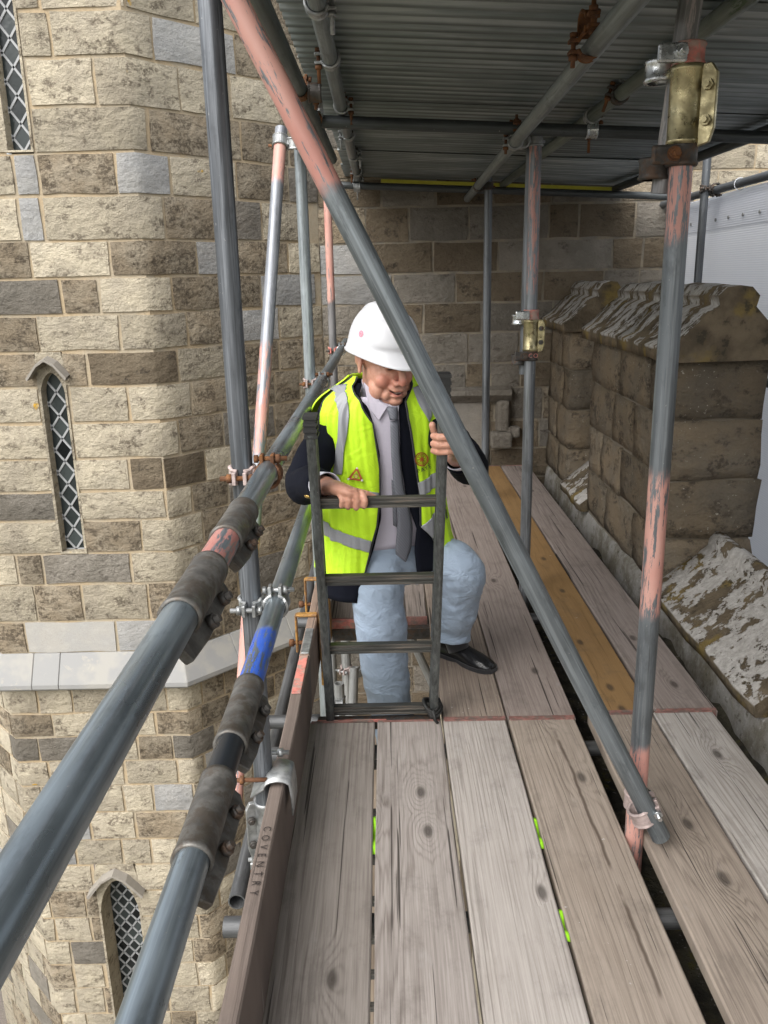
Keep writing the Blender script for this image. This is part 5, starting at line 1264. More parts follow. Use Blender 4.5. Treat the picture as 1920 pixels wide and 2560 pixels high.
E_((0, -0.0955, -0.069), (0.029, 0.012, 0.0075)); E_((0, -0.0925, -0.0885), (0.023, 0.012, 0.0075)); E_((0, -0.085, -0.062), (0.034, 0.018, 0.014))
B.loft([hw((0, -0.088, 0.018)), hw((0, -0.102, -0.008)), hw((0, -0.1165, -0.032)), hw((0, -0.116, -0.040))], [0.009, 0.0105, 0.0145, 0.0125], 14, round_end=True)
B.loft([hw((0, 0.022, -0.03)), hw((0, 0.02, -0.085)), Vector((-0.006, 2.915, 1.10)), Vector((-0.014, 2.935, 1.04))], [0.060, 0.060, 0.064, 0.075], 20)
B.loft([(-0.018, 2.945, 1.06), (-0.024, 2.96, 0.85), (-0.028, 2.975, 0.62), (-0.03, 2.98, 0.45)], [0.085, 0.10, 0.10, 0.11], 20, squash=[(1.5, 0.9)] * 4, ref=(0, 1, 0), round_end=True)
# arms
SHR, SHL = Vector((-0.222, 2.905, 1.005)), Vector((0.182, 2.995, 1.005))
ELR = aty(655 * OV, 1042 * OV, 2.70); WRR = aty(708 * OV, 1050 * OV, 2.435)
ELL = aty(1012 * OV, 1000 * OV, 2.72); WRL = aty(983 * OV, 985 * OV, 2.425)
B.loft([(-0.12, 2.93, 0.99), SHR + Vector((0.03, 0, -0.02)), (SHR + ELR) / 2, ELR], [0.04, 0.034, 0.040, 0.040], 14, round_end=True)
B.loft([ELR, (ELR * 0.6 + WRR * 0.4), WRR], [0.042, 0.040, 0.0285], 14, round_end=True)
B.loft([(0.10, 2.96, 0.99), SHL + Vector((-0.03, 0, -0.02)), (SHL + ELL) / 2, ELL], [0.04, 0.034, 0.040, 0.040], 14, round_end=True)
B.loft([ELL, (ELL * 0.6 + WRL * 0.4), WRL], [0.042, 0.040, 0.0285], 14, round_end=True)
# right hand lying over the top rung, back of the hand towards the camera
RZ, RY = 0.03 + dz_r * 3, lad(0.03 + dz_r * 3)
c7 = lambda x, y, Y: aty(800 + x * 0.2713, 1180 + y * 0.2713, Y)
KN = [c7(392, 196, RY - 0.020), c7(322, 182, RY - 0.026), c7(248, 184, RY - 0.022), c7(176, 196, RY - 0.012)]
wr = WRR
B.loft([wr + Vector((-0.01, 0.01, 0)), wr * 0.55 + (KN[1] + KN[2]) * 0.225, (KN[1] + KN[2]) * 0.5 + Vector((0, 0.012, -0.006))], [0.027, 0.032, 0.036], 16, squash=[(1.05, 0.9), (1.15, 0.72), (1.12, 0.50)], ref=(0, 0.35, 1), round_end=True)
tipx = [(410, 338), (338, 352), (262, 345), (200, 338)]; frr = [0.0098, 0.0103, 0.0098, 0.0086]
for k in range(4):
    a = KN[k]; m = c7(tipx[k][0] + 6, 262, RY - 0.034); t = c7(*tipx[k], RY - 0.030); e = Vector((t.x - 0.003, RY + 0.004, t.z - 0.004))
    r = frr[k]; B.loft([a + (wr - a) * 0.35 + Vector((0, 0.008, -0.008)), a, (a + m) / 2 + Vector((0, -0.004, 0.002)), m, t + Vector((0, 0, 0.010)), e], [r * 0.9, r * 1.12, r, r * 1.06, r * 1.0, r * 0.8], 14, round_end=True)
th0 = wr * 0.6 + KN[0] * 0.4; B.loft([th0 + Vector((0, 0.01, -0.004)), c7(430, 205, RY + 0.018), c7(490, 232, RY + 0.030), c7(525, 243, RY + 0.028)], [0.016, 0.012, 0.0105, 0.009], 12, round_end=True)
# left hand gripping the right-hand stile
SX = lambda z: 0.1465 + 0.0105 * (z - 0.03) / 0.82
c5 = lambda x, y, Y: aty(1000 + x * 0.14467, 1040 + y * 0.14467, Y)
zf_ = [c5(650, 345, 2.31).z, c5(650, 475, 2.31).z, c5(650, 590, 2.32).z]
zs4 = [zf_[0] + 0.002, zf_[1], zf_[2], ]
for k, zc in enumerate(zs4):
    yc = lad(zc); x = SX(zc); r = [0.0108, 0.0108, 0.0098][k]
    B.loft([(x + 0.046, yc + 0.005, zc - 0.006), (x + 0.036, yc - 0.034, zc), (x + 0.012, yc - 0.047, zc + 0.001), (x - 0.014, yc - 0.044, zc), (x - 0.027, yc - 0.018, zc - 0.001), (x - 0.019, yc + 0.006, zc - 0.002)], [r * 1.1, r * 1.12, r, r * 1.03, r * 0.95, r * 0.8], 14, round_end=True)
zc = zf_[2] - 0.019; x = SX(zc); yc = lad(zc)
if 0: B.loft([(x + 0.046, yc + 0.008, zc - 0.004), (x + 0.034, yc - 0.030, zc + 0.002), (x + 0.010, yc - 0.040, zc + 0.004), (x - 0.010, yc - 0.036, zc + 0.004), (x - 0.020, yc - 0.012, zc + 0.003)], [0.010, 0.0098, 0.0088, 0.0088, 0.007], 12, round_end=True)
zm = zf_[1]; x = SX(zm); yc = lad(zm)
B.loft([WRL, Vector((x + 0.058, yc + 0.030, zm - 0.030)), Vector((x + 0.046, yc + 0.006, zm + 0.002))], [0.027, 0.034, 0.034], 16, squash=[(0.95, 1), (0.62, 1.1), (0.45, 1.05)], ref=(0, 0, 1), round_end=True)
tp = c5(560, 160, 2.335)
B.loft([(x + 0.045, yc + 0.038, zm + 0.0), (x + 0.012, yc + 0.046, zm + 0.028), (tp.x + 0.006, yc + 0.028, tp.z - 0.028), (tp.x, yc + 0.018, tp.z)], [0.017, 0.0135, 0.0115, 0.0105], 12, round_end=True)
# legs (under the trousers)
HIR, HIL = Vector((-0.105, 2.955, 0.44)), Vector((0.05, 3.01, 0.45))
KNR, ANR = aty(952, 1560, 2.83), Vector((0.015, 2.90, -0.36))
KNL = aty(1150, 1420, 2.90); ANL = Vector((0.262, 3.065, 0.085))
B.loft([HIR, (HIR + KNR) / 2, KNR], [0.075, 0.068, 0.052], 14, round_end=True); B.loft([KNR, (KNR * 0.65 + ANR * 0.35), ANR, ANR + Vector((0.02, -0.02, -0.05))], [0.052, 0.053, 0.036, 0.034], 14, round_end=True)
B.loft([HIL, (HIL + KNL) / 2, KNL], [0.075, 0.068, 0.052], 14, round_end=True); B.loft([KNL, (KNL * 0.65 + ANL * 0.35), ANL + Vector((0, 0, 0.03)), ANL + Vector((0, 0, 0.01))], [0.050, 0.05, 0.032, 0.028], 14, round_end=True)

def remeshed(mb, voxel, smooth_it, factor=0.5):
    me = mb.mesh('tmp', None); ob = bpy.data.objects.new('tmp', me); COL.objects.link(ob)
    bm = bmesh.new(); bm.from_mesh(me); bmesh.ops.recalc_face_normals(bm, faces=bm.faces); bm.to_mesh(me); bm.free()
    rm = ob.modifiers.new('r', 'REMESH'); rm.mode = 'VOXEL'; rm.voxel_size = voxel; rm.use_smooth_shade = True
    if smooth_it: s = ob.modifiers.new('s', 'SMOOTH'); s.factor = factor; s.iterations = smooth_it
    dg = bpy.context.evaluated_depsgraph_get(); out = bpy.data.meshes.new_from_object(ob.evaluated_get(dg)); bpy.data.objects.remove(ob)
    return out
bme = remeshed(B, 0.0032, 6)
P_ORG = Vector((0.0, 2.95, -0.42))
co = np.empty(len(bme.vertices) * 3, np.float32); bme.vertices.foreach_get('co', co); co = co.reshape(-1, 3)
nr = np.empty(len(bme.vertices) * 3, np.float32); bme.vertices.foreach_get('normal', nr); nr = nr.reshape(-1, 3)
hl = (co - np.array(HC)) @ np.array(HR) / HS          # head-local coordinates
head = (co[:, 2] > 1.02) & (np.linalg.norm(hl, axis=1) < 0.24)
# smile folds, eyelid creases and neck creases pressed into the surface
def crease(pts, depth, width):
    global co
    for s in (-1, 1):
        best = np.full(len(hl), 1e9)
        P_ = np.array(pts, float) * [s, 1, 1]
        for i in range(len(P_) - 1):
            a, b = P_[i], P_[i + 1]; t = np.clip(((hl - a) @ (b - a)) / ((b - a) @ (b - a)), 0, 1); best = np.minimum(best, np.linalg.norm(hl - (a + t[:, None] * (b - a)), axis=1))
        k = np.exp(-(best / width) ** 2) * depth * head; co = co - nr * k[:, None]
crease([(0.020, -0.106, -0.038), (0.033, -0.094, -0.055), (0.043, -0.080, -0.080), (0.042, -0.07, -0.10)], 0.0022, 0.006)
crease([(0.012, -0.11, -0.006), (0.03, -0.10, -0.008), (0.048, -0.085, -0.012)], 0.002, 0.006)
crease([(0.0, -0.10, -0.0785), (0.016, -0.104, -0.0765), (0.032, -0.092, -0.070)], 0.0035, 0.0038)
crease([(0.0, -0.10, -0.0985), (0.02, -0.095, -0.098)], 0.003, 0.006)
crease([(0.05, -0.085, 0.002), (0.066, -0.06, -0.004), (0.07, -0.05, -0.012)], 0.0015, 0.004)
bme.vertices.foreach_set('co', (co - np.array(P_ORG)).astype(np.float32).ravel())
at = bme.attributes.new('hp', 'FLOAT_VECTOR', 'POINT')
hv = np.where(head[:, None], hl, np.array([9.0, 9.0, 9.0])).astype(np.float32); at.data.foreach_set('vector', hv.ravel())
bme.materials.clear(); bme.materials.append(M_SKIN); bme.name = 'person'; bme.update()
person = bpy.data.objects.new('person', bme); COL.objects.link(person); person.location = P_ORG; WLOC[person.name] = P_ORG
tag(person, 'smiling man in white helmet, yellow vest and tie, holding the ladder', 'person')
def part(mb, name, mat, parent=person, sol=None): 
    o = mb.build(name, mat, parent)
    if sol: solid(o, sol, 0)
    return o
def mesh_part(me, name, mat, parent=person):
    me.materials.clear(); me.materials.append(mat); me.name = name
    o = bpy.data.objects.new(name, me); COL.objects.link(o); o.parent = parent; o.location = -WLOC[parent.name]; WLOC[o.name] = Vector((0, 0, 0)); return o

# ---- helmet ----
H = MB(); rings = []; nphi = 64
def helm(phi, t):
    """phi = 0 to the front (-y); t = 0 at the rim, 1 at the crown"""
    fx, fy = math.sin(phi), -math.cos(phi); fr = max(0.0, math.cos(phi)); bk = max(0.0, -math.cos(phi))
    ax, ay = 0.113, 0.140
    rim_z = 0.018 - 0.014 * fr ** 2 - 0.012 * bk ** 2
    th = t * math.pi / 2; rr = math.cos(th) ** 0.86
    z = rim_z + (0.171 - rim_z) * math.sin(th) ** 1.02
    flare = 0.010 * (1 - min(1, t / 0.16)) ** 2
    pk = (0.040 * fr ** 1.6) * max(0, 1 - t / 0.14) ** 1.3
    x = (ax + flare) * rr * fx; y = (ay + flare) * rr * fy - pk + 0.008
    z -= 0.012 * fr ** 1.5 * max(0, 1 - t / 0.14) 
    # raised crown ridge and the moulded brow panel
    lx = abs(x); rid = 0.0055 / (1 + math.exp((lx - 0.034) / 0.0028)) if t > 0.30 else 0.0
    rid *= min(1, (t - 0.30) / 0.12) if t > 0.30 else 0
    if fr > 0.2 and 0.14 < t < 0.60:
        edge = 0.085 - 0.10 * max(0, t - 0.34); pan = 1 / (1 + math.exp((lx - edge) / 0.003)); rid += 0.007 * pan * min(1, (t - 0.14) / 0.05) * min(1, (0.60 - t) / 0.10)
    k = 1 + rid / 0.12
    q = Vector((x * k, y * k, z * (1 + rid / 0.2))) * 0.95
    return Matrix.Rotation(math.radians(-7), 3, 'X') @ q + Vector((0, 0.004, 0.011))
ts = list(np.linspace(0, 0.2, 9)) + list(np.linspace(0.24, 0.985, 26))
for t in ts: rings.append([hw(helm(2 * math.pi * k / nphi, t)) for k in range(nphi)])
H.rings(rings, True, False, True)
top = hw(helm(0, 1.0)); top = sum(rings[-1], Vector()) / nphi
o0 = len(H.v); H.v.append(top); base_i = o0 - nphi
for k in range(nphi): H.f.append((base_i + k, base_i + (k + 1) % nphi, o0)); H.sm.append(True)
helmet = part(H, 'helmet', M_HELM); solid(helmet, 0.003, -1); child_label(helmet, 'white hard hat')
# small pink round mark on the side of the helmet
def helm_patch(ph0, t0, R, n=20, inner=0.55):
    c = helm(ph0, t0); du = (helm(ph0 + 0.02, t0) - helm(ph0 - 0.02, t0)).normalized(); dv = (helm(ph0, t0 + 0.02) - helm(ph0, t0 - 0.02)).normalized(); nn = du.cross(dv).normalized()
    if nn.dot(c - Vector((0, 0.01, 0.05))) < 0: nn = -nn
    mb = MB(); ring = lambda r: [hw(c + nn * (0.0016 + 0.0) + (du * math.cos(2 * math.pi * k / n) + dv * math.sin(2 * math.pi * k / n)) * r - nn * (r * r / 0.24)) for k in range(n)]
    mb.rings([ring(R), ring(R * inner)], True, False, False); mb.rings([ring(R * 0.38), ring(R * 0.02)], True, False, False); return mb
part(helm_patch(math.radians(-78), 0.30, 0.0105), 'round_mark', M_PMARK, helmet)

# ---- shirt ----
def patch(ulo, uhi, zlist, off, nu=14, fold=0.0, flare=0.0, seed=0.0):
    mb = MB(); P = []
    for z in zlist:
        a, b = ulo(z), uhi(z); P.append([T1(u, z, off, fold, flare, seed) for u in np.linspace(a, b, nu)])
    mb.grid(P, True); return mb
part(patch(lambda z: -1.3, lambda z: 1.3, np.linspace(0.552, 1.10, 30), 0.004, 26, 0.004), 'shirt', M_SHIRT, sol=0.003)
# collar: band round the neck and two points
mb = MB(); P = []
for z, o_ in ((1.075, 0.022), (1.10, 0.014), (1.125, 0.006), (1.145, 0.006)):
    P.append([Vector((-0.006 + 0.002 + (0.074 + o_) * math.sin(u) * 0.95, 2.912 - (0.070 + o_) * math.cos(u), z - 0.022 * math.cos(u) + 0.0)) for u in np.linspace(-2.6 + 0.25, 2.6 + 0.25, 30)])
mb.grid(P, True); part(mb, 'collar_band', M_SHIRT, sol=0.003)
def flat_on(pts, off, name, mat, parent=person, sub=1, sol=0.0025):
    """outline in crop pixels laid on the torso surface"""
    q = [T1(*uz(*c4p(*p), off), off) for p in pts]; mb = MB(); c = sum(q, Vector()) / len(q)
    mb.add(q + [c], [(i, (i + 1) % len(q), len(q)) for i in range(len(q))], False); return part(mb, name, mat, parent, sol)
flat_on([(578, 705), (600, 800), (632, 905), (682, 968), (742, 872), (690, 835), (640, 770)], 0.017, 'collar_point', M_SHIRT, sol=0.004)
flat_on([(742, 872), (800, 880), (812, 945), (826, 830), (800, 838)], 0.016, 'collar_point', M_CUFF, sol=0.004)

# ---- tie ----
def strip(L, R, off, name, mat, parent, n=16, sol=0.003, thick=0.0, nu=5, flare=0.0, fold=0.0, bulge=0.0):
    """ribbon between two pixel polylines laid on the torso"""
    def res(pts):
        pts = np.array([c4p(*p) for p in pts]); d = np.r_[0, np.cumsum(np.linalg.norm(np.diff(pts, axis=0), axis=1))]; t = np.linspace(0, d[-1], n)
        return np.stack([np.interp(t, d, pts[:, 0]), np.interp(t, d, pts[:, 1])], 1)
    l, r = res(L), res(R); P = []
    for i in range(n):
        row = []
        for w_ in np.linspace(0, 1, nu):
            p = l[i] * (1 - w_) + r[i] * w_; u, z = uz(p[0], p[1], off, flare); row.append(T1(u, z, off + bulge * math.sin(math.pi * w_), fold, flare))
        P.append(row)
    mb = MB(); mb.grid(P, True); return part(mb, name, mat, parent, sol)
tie = strip([(762, 975), (768, 1200), (782, 1400), (805, 1560), (815, 1650), (795, 1890), (862, 1945)], [(818, 965), (828, 1200), (852, 1430), (895, 1600), (916, 1700), (908, 1852), (868, 1948)], 0.024, 'tie', M_TIE, person, 26, 0.004, bulge=0.004)
strip([(742, 880), (752, 925), (765, 968)], [(806, 878), (808, 925), (806, 965)], 0.030, 'tie_knot', M_TIE, tie, 6, 0.010, bulge=0.008)
strip([(770, 1380), (776, 1500), (782, 1695)], [(800, 1390), (806, 1500), (806, 1708)], 0.020, 'tie_tail', M_TIE, tie, 10, 0.003)

# ---- jacket ----
JO = 0.013
zLe, uLe = edge_uz([(580, 690), (612, 880), (645, 990), (688, 1200), (692, 1500), (700, 1640), (655, 1840), (545, 2200)], JO)
zRe, uRe = edge_uz([(812, 850), (826, 1000), (832, 1250), (872, 1500), (905, 1640), (925, 1710), (905, 1860)], JO)
mb = patch(lambda z: -math.pi, lambda z: float(np.interp(z, zLe, uLe)), np.linspace(0.36, 1.145, 44), JO, 30, 0.004, 0.012); 
P2 = patch(lambda z: float(np.interp(z, zRe, uRe)), lambda z: math.pi, np.linspace(0.455, 1.145, 42), JO, 30, 0.004, 0.014)
mb.add(P2.v, P2.f, True)
# sleeves
def sleeve_path(a, b, c, e, r):
    pts = [a, a * 0.72 + b * 0.28, a * 0.4 + b * 0.6, b * 0.985 + c * 0.015 + Vector((0, 0.012, -0.008)), b * 0.65 + c * 0.35, b * 0.3 + c * 0.7, e]
    return pts, r
def wrinkled_loft(pts, rad, n=22, seed=0.0, amp=0.006, freq=14):
    L = [Vector(p) for p in pts]; fine = []; rf = []
    for i in range(len(L) - 1):
        p0, p1, p2, p3 = L[max(i - 1, 0)], L[i], L[i + 1], L[min(i + 2, len(L) - 1)]
        for k in range(6):
            t = k / 6; fine.append(0.5 * ((2 * p1) + (p2 - p0) * t + (2 * p0 - 5 * p1 + 4 * p2 - p3) * t * t + (3 * p1 - p0 - 3 * p2 + p3) * t ** 3)); rf.append(rad[i] * (1 - t) + rad[i + 1] * t)
    fine.append(L[-1]); rf.append(rad[-1]); m = MB(); m.loft(fine, rf, n, True)
    for i, v in enumerate(m.v):
        c = fine[i // n]; d = (v - c); 
        if d.length > 1e-6: m.v[i] = v + d.normalized() * amp * (nz(v.x * freq + seed, v.y * freq, v.z * freq * 1.6) + 0.5 * nz(v.x * 30, v.y * 30 + seed, v.z * 42))
    return m
eR = ELR * 0.20 + WRR * 0.80
for (a, b_, c, e, sd) in ((SHR, ELR, WRR, ELR * 0.24 + WRR * 0.76, 1.0), (SHL, ELL, WRL, ELL * 0.18 + WRL * 0.82, 5.0)):
    pts, rr = sleeve_path(a + Vector((0.035 if a.x < 0 else -0.035, 0.01, 0.0)), b_, c, e, [0.050, 0.062, 0.066, 0.064, 0.056, 0.049, 0.046])
    s_ = wrinkled_loft(pts, rr, 22, sd, 0.005); mb.add(s_.v, s_.f, True)
jacket = part(mb, 'jacket', M_NAVY); solid(jacket, 0.003, 0)
for c, e_, nm in ((WRR, ELR * 0.10 + WRR * 0.90, 'a'), (WRL, ELL * 0.08 + WRL * 0.92, 'b')):
    d = (c - e_).normalized(); m = MB(); m.loft([e_ - d * 0.06, e_, e_ + d * 0.03], [0.041, 0.0405, 0.041], 20, False); part(m, 'shirt_cuff', M_CUFF, sol=0.003)
MAT['brass'] = plain_metal('brass_button', (0.62, 0.42, 0.14), 0.28, 0.95)
for k in range(3):
    p = aty(*c4p(158 + k * 12, 1470 + k * 5), 2.56); q = ELR * (0.52 - 0.06 * k) + WRR * (0.48 + 0.06 * k); dr = (p - q); dr = Vector((dr.x, -abs(dr.y) - 0.02, dr.z)).normalized()
    p = q + Vector((-0.022, -0.040, -0.026)).normalized() * 0.054
    m = MB(); m.ell(p, (0.0075, 0.0075, 0.0075), None, 12, 8); part(m, 'cuff_button', MAT['brass'], jacket)

# ---- hi-vis vest ----
VO, FO, FL = 0.031, 0.010, 0.012
zVL, uVL = edge_uz([(528, 645), (560, 830), (640, 990), (690, 1300), (690, 1480), (670, 1700), (630, 1850), (585, 2040)], VO, FL)
zVR, uVR = edge_uz([(912, 690), (862, 840), (880, 950), (930, 1250), (960, 1480), (965, 1700), (1062, 1792), (1120, 1878)], VO, FL)
zAR, uAR = edge_uz([(225, 790), (250, 870), (282, 960), (330, 1040), (378, 1108)], VO, FL)
arm_lo = min(zAR) - 0.02
def arm_u(z, s):
    f = np.interp(z, [0.90, 0.93, 0.98, 1.04, 1.085, 1.12], [1.75, 1.45, 1.25, 1.30, 1.50, 1.6])
    return float(f)
V = MB()
def add_patch(*a, **k):
    m = patch(*a, **k); V.add(m.v, m.f, True)
zhemL, zhemR = 0.452, 0.490
zu = np.linspace(0.90, 1.128, 22)
lim = lambda z: arm_u(z, 1) if z > 0.9 else 1.75
add_patch(lambda z: -lim(z), lambda z: float(np.interp(z, zVL, uVL)), np.linspace(zhemL, 1.165, 120), VO, 64, FO, FL)
add_patch(lambda z: float(np.interp(z, zVR, uVR)), lambda z: lim(z), np.linspace(zhemR, 1.165, 110), VO, 64, FO, FL)
add_patch(lambda z: -math.pi, lambda z: -1.75, np.linspace(zhemL, 0.90, 40), VO, 20, FO, FL)
add_patch(lambda z: 1.75, lambda z: math.pi, np.linspace(zhemR, 0.90, 36), VO, 20, FO, FL)
add_patch(lambda z: -math.pi, lambda z: -math.pi + 1.39, np.linspace(0.90, 1.165, 20), VO, 18, FO, FL)
add_patch(lambda z: math.pi - 1.39, lambda z: math.pi, np.linspace(0.90, 1.165, 20), VO, 18, FO, FL)
vest = part(V, 'hi_vis_vest', M_VEST); solid(vest, 0.003, 0); child_label(vest, 'fluorescent yellow hi-vis vest with grey reflective bands')
# black binding along the front edges and armholes
def binding(zs, us, name='binding'):
    m = MB(); m.loft([T1(u, z, VO + 0.001, FO, FL) for z, u in zip(zs, us)], [0.0034] * len(zs), 8); part(m, name, M_EDGE, vest)
zz_ = np.linspace(zhemL, 1.165, 54); binding(zz_, np.interp(zz_, zVL, uVL)); zz_ = np.linspace(zhemR, 1.165, 50); binding(zz_, np.interp(zz_, zVR, uVR))
zz_ = np.linspace(0.90, 1.165, 26); binding(zz_, [-arm_u(z, -1) for z in zz_]); binding(zz_, [arm_u(z, 1) for z in zz_])
RO = VO + 0.0065
rs = dict(nu=14, flare=FL, fold=FO, sol=0.0015)
strip([(350, 735), (385, 830), (402, 920), (398, 1100), (365, 1345)], [(446, 718), (470, 850), (477, 940), (460, 1090), (428, 1345)], RO, 'reflective_band', M_REFL, vest, 50, **rs)
strip([(300, 1400), (450, 1425), (580, 1450), (688, 1470)], [(300, 1470), (450, 1480), (590, 1492), (684, 1508)], RO, 'reflective_band', M_REFL, vest, 36, **rs)
strip([(285, 1640), (370, 1730), (500, 1770), (634, 1805)], [(290, 1735), (345, 1800), (490, 1850), (618, 1885)], RO, 'reflective_band', M_REFL, vest, 40, **rs)
strip([(925, 745), (975, 870), (1035, 985)], [(985, 718), (1030, 830), (1062, 930)], RO, 'reflective_band', M_REFL, vest, 30, **rs)
strip([(948, 1402), (1010, 1370), (1075, 1325), (1130, 1300)], [(962, 1492), (1010, 1470), (1075, 1425), (1140, 1390)], RO, 'reflective_band', M_REFL, vest, 30, **rs)
strip([(968, 1705), (1020, 1655), (1080, 1590), (1140, 1520)], [(1048, 1785), (1075, 1755), (1110, 1700), (1150, 1640)], RO, 'reflective_band', M_REFL, vest, 30, **rs)
# printed marks
def on_vest(pts_px, off=RO + 0.004): return [T1(*uz(px, py, off, FL), off + 0.001, FO, FL) for px, py in pts_px]
def ring_mark(c, R, r, name, mat, n=26, asp=1.0):
    m = MB(); o_ = on_vest([(c[0] + R * math.cos(t) * asp, c[1] + R * math.sin(t)) for t in np.linspace(0, 2 * math.pi, n, endpoint=False)]); i_ = on_vest([(c[0] + r * math.cos(t) * asp, c[1] + r * math.sin(t)) for t in np.linspace(0, 2 * math.pi, n, endpoint=False)])
    m.rings([o_, i_], True, False, False); return part(m, name, mat, vest)
ec = c4p(975, 1238)
ring_mark(ec, 17.5, 14.6, 'emblem_ring', M_RMARK); ring_mark(ec, 13.2, 12.2, 'emblem_ring', M_RMARK); ring_mark(ec, 3.6, 0.3, 'emblem_centre', M_RMARK, 16)
for k in range(8):
    t = math.pi * k / 4 + 0.2; cc = (ec[0] + 8.6 * math.cos(t), ec[1] + 8.6 * math.sin(t)); a, b_ = (5.0, 3.2)
    pt = lambda s: [(cc[0] + s * (a * math.cos(q) * math.cos(t) - b_ * math.sin(q) * math.sin(t)), cc[1] + s * (a * math.cos(q) * math.sin(t) + b_ * math.sin(q) * math.cos(t))) for q in np.linspace(0, 2 * math.pi, 16, endpoint=False)]
    m = MB(); m.rings([on_vest(pt(1.0)), on_vest(pt(0.72))], True, False, False); part(m, 'emblem_petal', M_RMARK, vest)
tv = [c4p(537, 1286), c4p(466, 1378), c4p(580, 1390)]; tcn = np.mean(tv, axis=0)
def tri_ring(s0, s1):
    f = lambda s: [tuple(tcn + (np.array(tv[i]) * (1 - w_) + np.array(tv[(i + 1) % 3]) * w_ - tcn) * s) for i in range(3) for w_ in (0.06, 0.35, 0.65, 0.94)]
    m = MB(); m.rings([on_vest(f(s0)), on_vest(f(s1))], True, False, False); return m
part(tri_ring(1.0, 0.58), 'warning_triangle', M_RMARK, vest); ring_mark((tcn[0], tcn[1] + 1.0), 6.2, 5.2, 'triangle_ring', M_GMARK, 18); ring_mark((tcn[0], tcn[1] + 1.0), 4.6, 0.3, 'triangle_disc', M_OCH, 16)
for v_ in tv:
    cc = tcn + (np.array(v_) - tcn) * 0.80; ring_mark(tuple(cc), 2.6, 0.2, 'triangle_dot', M_CUFF, 12)
def vest_text(txt, size, cx, cy, ang, name, mat):
    cu = bpy.data.curves.new(name, 'FONT'); cu.body = txt; cu.size = size; cu.align_x = 'CENTER'; cu.align_y = 'CENTER'; cu.space_character = 1.3; cu.offset = 0.12
    to = bpy.data.objects.new(name, cu); COL.objects.link(to); dg = bpy.context.evaluated_depsgraph_get(); me = bpy.data.meshes.new_from_object(to.evaluated_get(dg)); bpy.data.objects.remove(to)
    vs = [(v.co.x, v.co.y) for v in me.vertices]; fs = [tuple(p.vertices) for p in me.polygons]; ca, sa = math.cos(ang), math.sin(ang)
    m = MB(); m.add(on_vest([(cx + x * ca + y * sa, cy + x * sa - y * ca) for x, y in vs]), fs); part(m, name, mat, vest)
tc4 = c4p(992, 1305); vest_text('PAYE', 13.5, tc4[0], tc4[1], math.radians(-21), 'lettering', M_GMARK)

# ---- trousers ----
Tm = MB()
Tm.rings([[Vector(torso(u, z, o_).tolist()) for u in np.linspace(-math.pi, math.pi, 36, endpoint=False)] for z, o_ in ((0.572, 0.002), (0.56, 0.006), (0.50, 0.003), (0.44, -0.008), (0.40, -0.03), (0.37, -0.07))], True, True, True)
RL = [Vector((-0.085, 2.955, 0.47)), aty(945, 1430, 2.88), aty(946, 1510, 2.855), aty(953, 1570, 2.845), aty(962, 1660, 2.865), aty(974, 1755, 2.90), Vector((0.03, 2.93, -0.34))]
rl = wrinkled_loft(RL, [0.100, 0.098, 0.095, 0.097, 0.092, 0.085, 0.086], 28, 2.0, 0.003, 11); Tm.add(rl.v, rl.f, True)
LL = [Vector((0.055, 3.0, 0.45)), Vector((0.155, 2.985, 0.452)), KNL + Vector((-0.035, 0.035, 0.012)), KNL + Vector((0.008, 0.02, -0.03)), KNL * 0.72 + ANL * 0.28 + Vector((0.004, 0.012, 0)), KNL * 0.42 + ANL * 0.58 + Vector((-0.003, 0.006, 0)), ANL + Vector((-0.018, -0.005, 0.075)), ANL + Vector((-0.022, -0.008, 0.008))]
ll = wrinkled_loft(LL, [0.092, 0.088, 0.088, 0.091, 0.086, 0.081, 0.080, 0.082], 28, 6.0, 0.003, 11); Tm.add(ll.v, ll.f, True)
tme = remeshed(Tm, 0.0065, 4)
tco = np.empty(len(tme.vertices) * 3, np.float32); tme.vertices.foreach_get('co', tco); tco = tco.reshape(-1, 3); tn = np.empty_like(tco).ravel(); tme.vertices.foreach_get('normal', tn); tn = tn.reshape(-1, 3)
# drag folds: diagonal from the crotch down the standing leg, and round the bent knee
for i in range(len(tco)):
    x, y, z = (float(q) for q in tco[i])
    if x < 0.11 and z < 0.45: f = math.sin((z * 1.0 + x * 0.45) * 95 + 3 * nz(x * 7, y * 7, z * 7)) * 0.0016 * max(0, min(1, (0.46 - z) / 0.06)) * max(0, min(1, (z - 0.12) / 0.15)) + 0.003 * nz(x * 8, y * 8, z * 14)
    else:
        d = math.hypot(x - (KNL.x - 0.03), z - (KNL.z - 0.09)); f = 0.0022 * math.sin(d * 90 + 2.5 * nz(x * 20, y * 20, z * 20)) * math.exp(-((d - 0.06) / 0.05) ** 2) + 0.003 * nz(x * 9, y * 9, z * 10)
    f -= 0.006 * max(0, abs(nz(x * 7 + 3, y * 7, z * 17 + x * 9)) ** 0.6 - 0.2)
    f += 0.0025 * nz(x * 30, y * 30, z * 30 + x * 22)
    tco[i] += tn[i] * f
tme.vertices.foreach_set('co', tco.ravel()); tme.update()
trousers = mesh_part(tme, 'trousers', M_TROU)

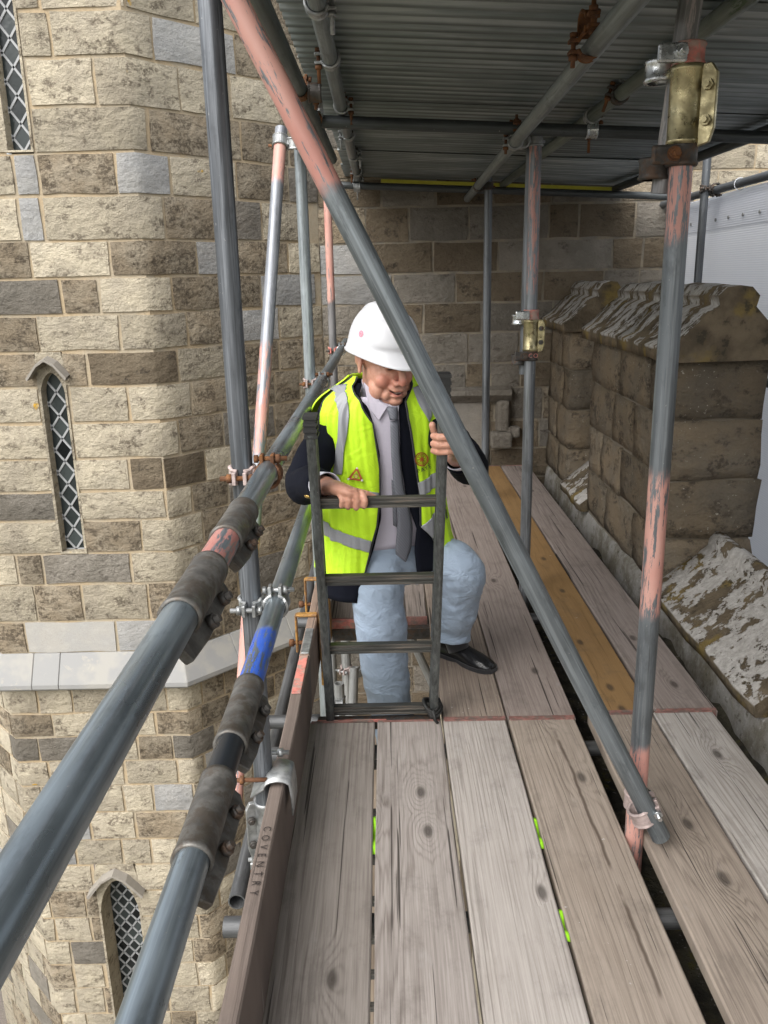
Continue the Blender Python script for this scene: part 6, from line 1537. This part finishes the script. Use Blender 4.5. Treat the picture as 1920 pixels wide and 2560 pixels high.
# ---- shoes ----
def shoe(heel, toe, name):
    heel, toe = Vector(heel), Vector(toe); d = toe - heel; L = d.length; d.normalize(); up = Vector((0, 0, 1)); s = d.cross(up).normalized(); up = s.cross(d).normalized()
    st = [(0.0, 0.024, 0.060), (0.03, 0.034, 0.082), (0.12, 0.037, 0.094), (0.28, 0.037, 0.094), (0.42, 0.037, 0.078), (0.55, 0.043, 0.066), (0.70, 0.048, 0.056), (0.84, 0.045, 0.046), (0.94, 0.034, 0.037), (1.0, 0.015, 0.024)]
    m = MB(); rings = []
    for t, w_, h in st:
        c = heel + d * (L * t); rings.append([c + s * (w_ * math.cos(a) * (1.0 if math.sin(a) < 0.2 else 0.92)) + up * (0.012 + (h - 0.012) * max(0, math.sin(a)) ** 0.75 if math.sin(a) > 0 else 0.012 + 0.004 * math.sin(a)) for a in np.linspace(0, 2 * math.pi, 22, endpoint=False)])
    m.rings(rings, True, True, True); sh = part(m, 'shoe', M_SHOE)
    so = MB(); r2_ = []
    for t, w_, h in st:
        c = heel + d * (L * (t * 1.01 - 0.005)); hh = 0.0 if t > 0.5 or t < 0.32 else 0.006
        r2_.append([c - s * (w_ + 0.004) + up * hh, c + s * (w_ + 0.004) + up * hh, c + s * (w_ + 0.004) + up * 0.016, c - s * (w_ + 0.004) + up * 0.016])
    so.rings(r2_, True, True, False); part(so, 'sole', M_EDGE, sh)
    bk = MB(); c = heel + d * (L * 0.46) + up * 0.079; bk.box((-0.012, -0.004, -0.003), (0.012, 0.004, 0.004), Matrix.Translation(c) @ Matrix((s, d, up)).transposed().to_4x4()); part(bk, 'buckle', MAT['zinc'], sh)
shoe((0.205, 3.135, 0.002), (0.400, 2.945, 0.002), 'a'); shoe((0.03, 2.99, -0.47), (0.02, 2.70, -0.505), 'b')
m = MB(); m.loft([ANL + Vector((0, 0, 0.09)), ANL + Vector((0, 0, 0.0)), ANL + Vector((0.012, -0.012, -0.035))], [0.047, 0.046, 0.044], 16); part(m, 'sock', M_EDGE)
